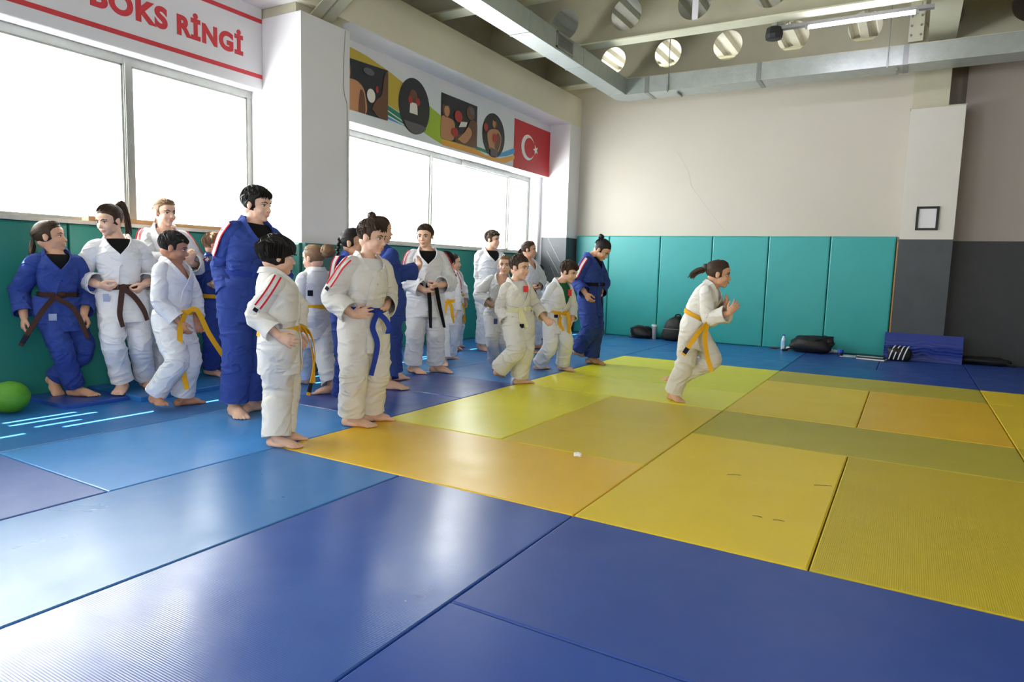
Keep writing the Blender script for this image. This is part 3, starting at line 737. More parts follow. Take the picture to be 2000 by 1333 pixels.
    # skin trunk, slimmer than the clothes
    V = []; ss = (0., .24, .5, .74, .86, .93, .985); nc = 20
    for s in ss: V += [surf(s, 2*math.pi*j/nc, .84) for j in range(nc)]
    F = grid_faces(len(ss), nc)+[tuple(range(nc))[::-1], tuple(range((len(ss)-1)*nc, len(ss)*nc))]
    prims.append((V, F))
    for k in 'RL':
        prims.append(tube([SH[k]-rc*sg[k]*.03*h, SH[k]*.9+EL[k]*.1, EL[k], WR[k]*.72+EL[k]*.28, WR[k]], [.032*h, .032*h, .026*h, .023*h, .0185*h], 10))
        a = S['arms'][k]
        hd = PT(a['hand'])-WR[k] if 'hand' in a else nrm(WR[k]-EL[k])
        pn = a.get('palm'); pn = (pel*.4+neck*.6)-WR[k] if pn is None else pn[0]*rgt+pn[1]*tow+np.array([0, 0, pn[2]])
        ts = sg[k]                                     # thumb side: along cross(d, n)
        hand_prims(WR[k], hd, np.asarray(pn, float), h, a.get('curl', .45), a.get('spread', .5), prims, ts)
        prims.append(tube([HP[k], KN[k], AN[k]*.75+KN[k]*.25, AN[k]], [.045*h, .034*h, .026*h, .023*h], 10))
        t = legs[k]['toe']; T_ = PT(t) if len(t) > 2 else ground(t, zg+.008)
        dr = nrm(T_-AN[k]); T_ = AN[k]+dr*min(np.linalg.norm(T_-AN[k]), .16*h)
        foot_prims(AN[k], T_, h, prims, -sg[k], zg)
    V, F = join_prims(prims)
    vox = S.get('vox', .0060 if far else .0045)
    me = remesh(V-G, F, vox, .0, 3)
    n = len(me.vertices); co = np.empty(n*3, np.float32); me.vertices.foreach_get('co', co); X = co.reshape(-1, 3).astype(float)+G
    loc = ((X-headc)@HB)/Hh                             # head coordinates
    dl = np.zeros(n)
    for s in (-1, 1):
        d2 = ((loc[:, 0]-s*.132)/.075)**2+((loc[:, 2]-.015)/.05)**2; dl -= .045*np.exp(-d2)*(loc[:, 1] > .1)
        dl -= .012*np.exp(-(((loc[:, 0]-s*.11)/.04)**2+((loc[:, 2]+.258)/.03)**2))*(loc[:, 1] > .1)
    dl -= .016*np.exp(-(((loc[:, 2]+.257)/.010)**2+(loc[:, 0]/.09)**4))*(loc[:, 1] > .25)
    X = X+(HB@np.array([0, 1., 0]))*(dl*Hh)[:, None]
    zc = np.maximum(X[:, 2], zg+.0015); X[:, 2] = zc
    me.vertices.foreach_set('co', (X-G).astype(np.float32).ravel())
    lips = np.exp(-((np.abs(loc[:, 0])/.092)**4+((loc[:, 2]+.257)/.036)**4))*(loc[:, 1] > .28)
    at = me.attributes.new('lips', 'FLOAT', 'POINT'); at.data.foreach_set('value', lips.astype(np.float32))
    me.name = 'body'; me.materials.clear(); me.materials.append(SKIN[S.get('skin', 'fair')])
    if S.get('deci', .42) < 1:
        bo = bpy.data.objects.new('tmp', me); COL.objects.link(bo); md = bo.modifiers.new('d', 'DECIMATE'); md.ratio = S.get('deci', .42)
        me2 = bpy.data.meshes.new_from_object(bo.evaluated_get(bpy.context.evaluated_depsgraph_get())); bpy.data.objects.remove(bo); bpy.data.meshes.remove(me); me = me2; me.name = 'body'
    body = link('body', me, None, root, None, True)
    # ---- eyes, brows
    for s in (-1, 1):
        V, F = ball(HPt(s*.132, .286, .012), np.array([.064, .045, .026])*Hh, 14, 10, HB); e = put('eye', V, F, M_EYE)
        gx = S.get('gaze', 0.)
        V, F = ball(HPt(s*.132+gx*.02, .309, .010), np.array([.033, .026, .027])*Hh, 12, 8, HB); put('iris', V, F, M_IRIS, e)
    bv = MB()
    for s in (-1, 1):
        bv.add(*tube([HPt(s*.055, .365, .085), HPt(s*.13, .358, .115), HPt(s*.215, .285, .088)], np.array([.015, .017, .010])*Hh, 6, flat=.6))
        bv.add(*tube([HPt(s*.065, .333, .030), HPt(s*.132, .338, .052), HPt(s*.205, .280, .022)], np.array([.006, .010, .006])*Hh, 6))
    put('eyebrows', bv.V, bv.F, M_BROW)
    # ---- hair
    hair(S, put, HPt, HB, Hh, headc, seed)
    # ---- trousers
    tm = {'white': GI_WHITE, 'cream': GI_CREAM, 'blue': GI_BLUE}[S.get('pants', gi)]
    tv = MB(); nr, nc = (26, 22) if far else (40, 30); pb = S.get('pbag', 1.)
    pend = S.get('pend', {'R': .90, 'L': .90})
    for k in 'RL':
        end = KN[k]+(AN[k]-KN[k])*(pend[k] if isinstance(pend, dict) else pend)
        top = HP[k]+up*.05*h-rh*sg[k]*.012*h
        ax = nrm(AN[k]-KN[k])
        path = [top, HP[k], HP[k]*.5+KN[k]*.5, KN[k]+(nrm(fh)*.004*h), KN[k]*.5+end*.5, end]
        Gd, *_ = cloth_tube(path, np.array([.078, .080, .072, .064, .0605, .0625])*h*pb, nr, nc, seed+(3 if k == 'R' else 9), .0105*(h/1.4), bend=.60, end_stack=.35)
        V, F = thick(Gd.reshape(-1, 3), grid_faces(nr, nc), nr, nc, .007, True); tv.add(V, F)
    put('trousers', tv.V, tv.F, tm)
    # ---- jacket: upper part, sleeves, skirt
    sb = S.get('sbelt', .24); sx = S.get('vcross', .60)
    lap = [(1.035, 180), (1.04, 140), (1.04, 105), (1.02, 78), (.97, 56), (.90, 37), (.80, 23), (sx+.08, 6), (sx, 0), (sx-.12, -11), (sb+.06, -19), (sb-.02, -22)]
    lap = spline([(a, b_) for a, b_ in lap], 40)
    lo_ = S.get('open', 0.)                                # extra opening of the neckline in degrees
    ls = lap[:, 0]; lphi = lap[:, 1]+lo_*np.clip((lap[:, 0]-sx)/.2, 0, 1)*np.clip((180-lap[:, 1])/90, 0, 1)
    half = lphi > -.5
    order = np.argsort(ls[half][6:]); vs, vp = ls[half][6:][order], lphi[half][6:][order]
    nr, nc = (22, 36) if far else (34, 52)
    sv = np.concatenate([np.linspace(sb-.05, .9, nr-8), np.linspace(.92, 1.045, 8)])
    n1, n2 = Noise(seed+21, .22), Noise(seed+22, .12)
    GV = np.zeros((nr, nc, 3)); PH = np.zeros(nc)
    for j in range(nc): PH[j] = math.pi*2*j/nc-math.pi
    for i, s in enumerate(sv):
        for j in range(nc): GV[i, j] = surf(s, PH[j])
    cen = np.array([pel+up*s*TL for s in sv]); rad_ = GV-cen[:, None]; rad_ -= up*(rad_@up)[..., None]; rad_ /= np.maximum(np.linalg.norm(rad_, axis=2, keepdims=True), 1e-6)
    wg = (.25+1.0*np.exp(-((sv-sb-.05)/.16)**2)+.5*np.exp(-((sv-.7)/.2)**2))*np.clip((1.0-sv)/.12, 0, 1)
    Q = GV+nrm(up+rc*.5)*(GV@nrm(up+rc*.5))[..., None]*.8
    GV = GV+rad_*folds(Q, n1, n2, wg[:, None], .0130*(h/1.4))[..., None]
    def skip(i, j):
        s = (sv[i]+sv[i+1])/2; p = abs(math.degrees(PH[j]+math.pi/nc))
        if p > 180: p = 360-p
        return s > sx+.03 and p < np.interp(s, vs, vp)-1.0 and s < 1.2
    jv = MB(); V, F = thick(GV.reshape(-1, 3), grid_faces(nr, nc, True, skip, True), nr, nc, .006, True, True); jv.add(V, F)
    cuffs = S.get('cuff', .84); sbg = S.get('sbag', 1.); SLEEVE = {}
    for k in 'RL':
        cf = cuffs[k] if isinstance(cuffs, dict) else cuffs
        end = EL[k]+(WR[k]-EL[k])*cf
        st_ = neck-up*.052*h+rc*sg[k]*.034*h
        path = [st_, SH[k]*.92+st_*.08, SH[k]*.55+EL[k]*.45, EL[k], EL[k]*.5+end*.5, end]
        nr2, nc2 = (24, 18) if far else (38, 26)
        Gd, P, T, U, W_ = cloth_tube(path, np.array([.033, .0435, .047, .0465, .045, .0485])*h*sbg, nr2, nc2, seed+(31 if k == 'R' else 37), .0095*(h/1.4), bend=.60, end_stack=.2, elong=1.12, axis=(0, 0, 1))
        V, F = thick(Gd.reshape(-1, 3), grid_faces(nr2, nc2), nr2, nc2, .007, True); jv.add(V, F); SLEEVE[k] = (P, T, U, W_, Gd)
    # skirt, wrapping past itself at the front
    hem = S.get('hem', .13); nr, nc = (10, 44) if far else (14, 64)
    s_low = -hem*h/TL
    sv2 = np.linspace(sb+.02, s_low, nr); GV2 = np.zeros((nr, nc, 3)); n3, n4 = Noise(seed+41, .25), Noise(seed+42, .13)
    fl = S.get('flare', 1.)
    down = np.array([0, 0, -1.]); 
    thd = nrm(nrm(KN['R']-HP['R'])+nrm(KN['L']-HP['L'])+down*.6)
    for i, s in enumerate(sv2):
        q = (sb+.02-s)/(sb+.02-s_low)
        for j in range(nc):
            u = j/(nc-1); ph = math.radians(-24+u*(360+46)); lay = .004+.010*u
            p = surf(max(s, -.02), -ph, 1.0+.06*q*fl, lay)
            if s < 0: p = p+(-up*0+thd)*(-s*TL)+up*(max(s, -.02)-max(s, -.02))
            GV2[i, j] = p
    cen = np.array([pel+up*max(s, 0)*TL+(thd*(-s*TL) if s < 0 else 0) for s in sv2]); rd = GV2-cen[:, None]; rd[..., 2] = 0; rd /= np.maximum(np.linalg.norm(rd, axis=2, keepdims=True), 1e-6)
    q = np.linspace(0, 1, nr)
    D = folds(GV2*np.array([1, 1, .25]), n3, n4, (.25+.9*q)[:, None], .015*(h/1.4))
    GV2 = GV2+rd*D[..., None]
    V, F = thick(GV2.reshape(-1, 3), grid_faces(nr, nc, False), nr, nc, .006, False); jv.add(V, F)
    jk = put('jacket', jv.V, jv.F, MG)
    # lapels
    for sgn, off in ((1, .010), (-1, .005)):
        lv = MB(); nl = len(ls); idx = range(nl) if sgn > 0 else range(int(nl*.80))
        path = np.array([surf(min(ls[i], 1.05), sgn*math.radians(lphi[i]), 1.0, off+.003*(ls[i] > .95)) for i in idx])
        ctr = np.array([pel+up*min(ls[i], 1.05)*TL for i in idx]); T, _, _ = frames(path)
        nr_ = path-ctr; nr_ -= up*(nr_@up)[:, None]; nr_ = nr_/np.maximum(np.linalg.norm(nr_, axis=1, keepdims=True), 1e-6)
        nr_ = nr_+up*np.clip((np.array([ls[i] for i in idx])-.9)/.15, 0, .5)[:, None]
        sd_ = np.cross(T, nr_)
        V, F = ribbon(path, sd_, .040*h/1.4 if h < 1.45 else .044, .010); lv.add(V, F); put('lapel', lv.V, lv.F, MG, jk, False)
    # shirt under the jacket
    if S.get('tee'):
        V = []; ss = (.2, .4, .6, .75, .86, .93, .975); nc = 24
        for s in ss: V += [surf(s, 2*math.pi*j/nc-math.pi, .915) for j in range(nc)]
        V, F = thick(V, grid_faces(len(ss), nc, True, None, True), len(ss), nc, .004, True, True); put('undershirt', V, F, TEE[S['tee']])
    # shoulder stripes
    if S.get('stripes'):
        for k in S['stripes']:
            P, T, U, W_, Gd = SLEEVE[k]; i0, i1 = (4, 12) if far else (7, 19)
            out = nrm(rc*sg[k]*.85+np.array([0, 0, .6])+tow*S.get('stow', .35))
            for q, (mm, wd, lo2) in enumerate(((M_STRIPE_W, .034, .006), (M_STRIPE_R, .011, .0095), (M_STRIPE_R, .011, .0095))):
                path = []; sdv = []
                for i in range(i0, i1):
                    o = nrm(out-T[i]*(out@T[i])); sd_ = np.cross(T[i], o); cs = Gd[i]-P[i]
                    an = (nrm(o+sd_*(0, .26, -.26)[q])); j = int(np.argmax(cs@an)); rr = np.linalg.norm(cs[j]); path.append(P[i]+an*(rr+lo2)); sdv.append(sd_)
                path = np.array(path)
                for _ in range(6): path[1:-1] = path[1:-1]*.5+(path[2:]+path[:-2])*.25
                V, F = ribbon(path, np.array(sdv), wd*h/1.4, .0025)
                if q == 0 and gi != 'blue': continue
                put('shoulder_stripe', V, F, mm, jk, False)
            i = i1; i = min(i, len(P)-1); o = nrm(out-T[i]*(out@T[i])); cs = Gd[i]-P[i]; j = int(np.argmax(cs@o)); rr = np.linalg.norm(cs[j])
            c0 = P[i]+o*(rr+.007); V, F = ribbon([c0-T[i]*.010*h/1.4, c0+T[i]*.014*h/1.4], np.cross(T[i], o), .030*h/1.4, .003); put('sleeve_patch', V, F, M_NAVY, jk, False)
    # belt
    if S.get('belt'):
        bm = BELTS[S['belt']]; nc = 48; bw = .036 if h < 1.45 else .040; V = []
        tilt = S.get('btilt', 0.)
        for (so, of) in ((-bw/2, .009), (-bw/2, .017), (bw/2, .017), (bw/2, .009)):
            for j in range(nc):
                ph = 2*math.pi*j/nc; V.append(surf(sb+so/TL-tilt*math.cos(ph)*.06, ph, 1.0, of+.002*math.sin(5*ph+seed)))
        F = []
        for a in range(4):
            for j in range(nc): F.append((a*nc+j, a*nc+(j+1) % nc, ((a+1) % 4)*nc+(j+1) % nc, ((a+1) % 4)*nc+j))
        bo = put('belt', V, F, bm)
        kp = math.radians(S.get('knot', 0)); kc = surf(sb-tilt*math.cos(kp)*.06, kp, 1.0, .022); kn = nrm(kc-(pel+up*sb*TL)); ks = nrm(np.cross(kn, up))
        if S.get('knot') is not False:
            Rk = np.stack([ks, kn, np.cross(ks, kn)], 1); V, F = ball(kc, (.030, .018, .024), 12, 8, Rk); put('knot', V, F, bm, bo)
            tails = S.get('tails')
            if tails is None:
                tl = .26*h/1.4
                tails3 = [[kc, kc+kn*.02+ks*.03-up*.05, kc+kn*.025+ks*.05-np.array([0, 0, tl*.6]), kc+kn*.02+ks*.055-np.array([0, 0, tl])],
                          [kc, kc+kn*.02-ks*.03-up*.05, kc+kn*.025-ks*.045-np.array([0, 0, tl*.6]), kc+kn*.02-ks*.06-np.array([0, 0, tl*1.1])]]
            else:
                ko = D0-(kc-CAM)@v
                tails3 = []
                for tl in tails:
                    pts = [PT((p[0], p[1], (p[2] if len(p) > 2 else ko+.022*(i+1)))) for i, p in enumerate(tl)]; tails3.append(pts)
            for tl in tails3:
                P = spline(tl, 22); nn = kn+.0*up; T, _, _ = frames(P)
                tw = np.array([nrm(np.cross(T[i], nn*math.cos(i*.05*S.get('twist', 1))+ks*math.sin(i*.05*S.get('twist', 1)))) for i in range(len(P))])
                V, F = ribbon(P, tw, bw, .006); tt = put('belt_tail', V, F, bm, bo, False)
                if S.get('beltlabel') and tl is tails3[0]:
                    V, F = ribbon(P[-5:-1], tw[-5:-1], bw*1.04, .0085); put('belt_label', V, F, M_NAVY, bo, False)
    # small cloth patches on the jacket, given as a pixel centre and size
    for (px, py, wd, hg, mm) in S.get('patches', []):
        # nearest jacket point in front of the camera along this pixel
        q = nrm(ray(px, py)); J = np.vstack([GV.reshape(-1, 3), GV2.reshape(-1, 3)]+[SLEEVE[k][4].reshape(-1, 3) for k in 'RL']); w_ = J-CAM; t = w_@q; dist = np.linalg.norm(w_-t[:, None]*q, axis=1)
        near = np.where(dist < .035)[0]
        if len(near) == 0: continue
        j = near[np.argmin(t[near])]; c0 = CAM+q*(t[j]-.010); sd_ = nrm(np.cross(-q, [0, 0, 1.])); vv = np.cross(-q, sd_)
        V, F = ribbon([c0+np.array([0, 0, hg/2]), c0-np.array([0, 0, hg/2])], sd_, wd, .004); put('patch', V, F, mm, jk, False)
    return root

def hair(S, put, HPt, HB, Hh, headc, seed):
    st_ = S.get('hair', 'short'); m = HAIR[S.get('haircol', 'brown')]; rs = np.random.RandomState(seed+5)
    far = S.get('far', False)
    c = np.array([0, -.065, .165]); r = np.array([.374, .448, .388])
    if st_ == 'bowl': c = np.array([0, -.065, .15]); r = np.array([.412, .478, .425])
    if st_ in ('tied', 'bun', 'braid', 'pony', 'lowpony'): c = np.array([0, -.075, .155]); r = np.array([.360, .432, .385])
    if st_ == 'crop': c = np.array([0, -.072, .17]); r = np.array([.362, .435, .378])
    def E(dv, k=1.): dv = nrm(dv); t = 1/math.sqrt(((dv/r)**2).sum()); return c+dv*t*k
    hv = MB()
    V, F = ball((0, 0, 0), 1., 56, 40); V = np.asarray(V); nz = Noise(seed, .5); nz2 = Noise(seed+2, .16)
    k = 1+.02*nz(V)+.012*nz2(V*np.array([1, .4, .4])); Vh = c+V*r*k[:, None]
    zl0 = {'bowl': .10, 'short': .27, 'crop': .28}.get(st_, .30)
    # sink the cap under the skin over the face, so that the hairline is a clean edge
    ax = np.abs(Vh[:, 0]); wy = np.clip((Vh[:, 1]-(.11+.10*np.maximum(0, -Vh[:, 2])))/.09, 0, 1); wz = np.clip((zl0-.55*np.maximum(0, ax-.20)-Vh[:, 2])/.09, 0, 1)
    sink = wy*wz; Vh = c+(Vh-c)*(1-.30*sink*sink*(3-2*sink))[:, None]
    hv.add([HPt(*p) for p in Vh], F)
    def strand(P, r0, r1, n=7):
        P = spline(P, n); rr = np.interp(np.linspace(0, 1, n), [0, .25, .75, 1], [r0*.5, r0, r0*.8, r1])
        hv.add(*tube([HPt(*p) for p in P], rr*Hh, 5, round_ends=False, flat=.55))
    tied = st_ in ('tied', 'bun', 'braid', 'pony', 'lowpony')
    if not tied:
        crown = np.array([.05, -.35, .9]); ns = 90 if far else (240 if st_ == 'crop' else 150)
        for i in range(ns):
            a = rs.uniform(0, 2*math.pi); el = rs.uniform(-.55, .35)
            e = np.array([math.sin(a)*math.cos(el), math.cos(a)*math.cos(el), math.sin(el)])
            if e[1] > .2: e[2] = max(e[2], .30 if st_ != 'bowl' else -.1)          # keep the brow free
            lift = 1.0+rs.uniform(0, .05)*S.get('hairvol', 1.)
            s0 = nrm(crown+rs.normal(size=3)*.35)
            P = []
            for t in np.linspace(.0, 1, 4): P.append(E(s0*(1-t)+e*t, lift+.015*math.sin(t*3.1)-.02*t))
            strand(P, .018 if st_ == 'crop' else .026, .008)
        fr = S.get('fringe', 0.)
        if fr or st_ == 'bowl':
            zt = .10 if st_ == 'bowl' else .30-.16*fr
            for i in range(26):
                a = rs.uniform(-1.15, 1.15) if st_ == 'bowl' else rs.uniform(-.8, .8); sx_ = rs.uniform(-.06, .06)+S.get('sweep', .1)
                e0 = E((math.sin(a)*.6, math.cos(a)*.6, .8), 1.02); e1 = E((math.sin(a)*.9, math.cos(a)*.9, .35), 1.05)
                y2 = (.375 if st_ != 'bowl' else .40)*math.cos(a*.8)
                e2 = np.array([math.sin(a)*.36+sx_, y2, zt+rs.uniform(-.04, .05)+.05*abs(a)])
                strand([e0, e1, e2], .042, .012)
        if st_ == 'bowl':
            for i in range(40):
                a = math.pi*rs.uniform(.30, 1.0)*rs.choice([-1, 1]); e0 = E((math.sin(a), math.cos(a), .5), 1.0); e2 = E((math.sin(a), math.cos(a), -.35-.3*abs(a)/math.pi), 1.02)
                strand([e0, E((math.sin(a), math.cos(a), .1), 1.05), e2], .055, .02)
    else:
        tie = np.array(S.get('tie', (0, -.95, .25))); te = E(tie, 1.0)
        ns = 60 if far else 110
        for i in range(ns):
            a = rs.uniform(-math.pi*.95, math.pi*.95)
            zz = .62-.95*abs(a)/math.pi*1.0+rs.uniform(-.03, .35)
            e0 = np.array([math.sin(a), math.cos(a), zz])
            if e0[1] > .3: e0[2] = max(e0[2], .55)
            P = [E(nrm(e0)*(1-t)+nrm(tie)*t, 1.0+rs.uniform(0, .018)+.02*math.sin(3.1*t)) for t in np.linspace(0, 1, 4)]
            strand(P, .026, .018)
    put('hair', hv.V, hv.F, m)
    hv = MB()
    if tied:
        tie = np.array(S.get('tie', (0, -.95, .25))); te = E(tie, 1.02); dv = nrm(tie)
        if st_ == 'bun':
            br = S.get('bunr', .15); cb = te+dv*br*.75; V, F = ball((0, 0, 0), 1., 22, 16); V = np.asarray(V); nz = Noise(seed+3, .5)
            hv.add([HPt(*p) for p in cb+V*br*(1+.14*nz(V))[:, None]], F)
            for i in range(14):
                q = rs.normal(size=3); q /= np.linalg.norm(q); q2 = nrm(np.cross(q, rs.normal(size=3))); strand([cb+(q*math.cos(t)+q2*math.sin(t))*br*1.04 for t in (0, .8, 1.6, 2.4)], .035, .02)
            put('hair_bun', hv.V, hv.F, m)
        elif st_ in ('pony', 'lowpony', 'tied'):
            path = S.get('ponypath', [(0, -.52, .3), (0, -.66, .22), (0, -.70, -.05), (0, -.66, -.4), (0, -.62, -.62)])
            P0 = np.array([te]+[np.array(p) for p in path]); pw = S.get('ponyw', .085)
            for i in range(16):
                o = rs.normal(size=3)*pw*.5; Q = P0.copy(); 
                for j in range(1, len(Q)): Q[j] = Q[j]+o*(1.1 if j < len(Q)-1 else 1.5)+rs.normal(size=3)*.012
                strand(Q, .05, .012, 10)
            put('ponytail', hv.V, hv.F, m)
        elif st_ == 'braid':
            path = S.get('ponypath', [(.1, -.45, -.1), (.15, -.5, -.4), (.2, -.48, -.75)]); P = spline([te]+[np.array(p) for p in path], 12)
            for i, p in enumerate(P): hv.add(*ball(HPt(*(p+np.array([.03*(-1)**i, 0, 0]))), np.array([.075, .07, .06])*Hh*(1-.35*i/12), 10, 7, HB))
            put('braid', hv.V, hv.F, m)
        if S.get('scrunchie'):
            V = []; V, F = ball((0, 0, 0), 1., 20, 12); V = np.asarray(V); nz = Noise(seed+8, .35)
            hs = MB(); hs.add([HPt(*p) for p in te+dv*.04+V*np.array([.115, .10, .115])*(1+.16*nz(V))[:, None]], F); put('scrunchie', hs.V, hs.F, S['scrunchie'])
    for (x, y, z, mm) in S.get('pins', []):
        V, F = ball(HPt(x, y, z), np.array([.045, .03, .035])*Hh, 8, 6, HB); put('hair_clip', V, F, mm)
M_SCR = mat('patterned_scrunchie', (.10, .12, .16), .7, var=(.38, .40, .34), vscale=60)
M_CLIP = mat('red_hair_clip', (.80, .12, .20), .4)
M_LABEL = cloth('pale_blue_label', (.70, .73, .82), (.5, .55, .7))
ZC = .04            # top of the thin crash mat along the window wall
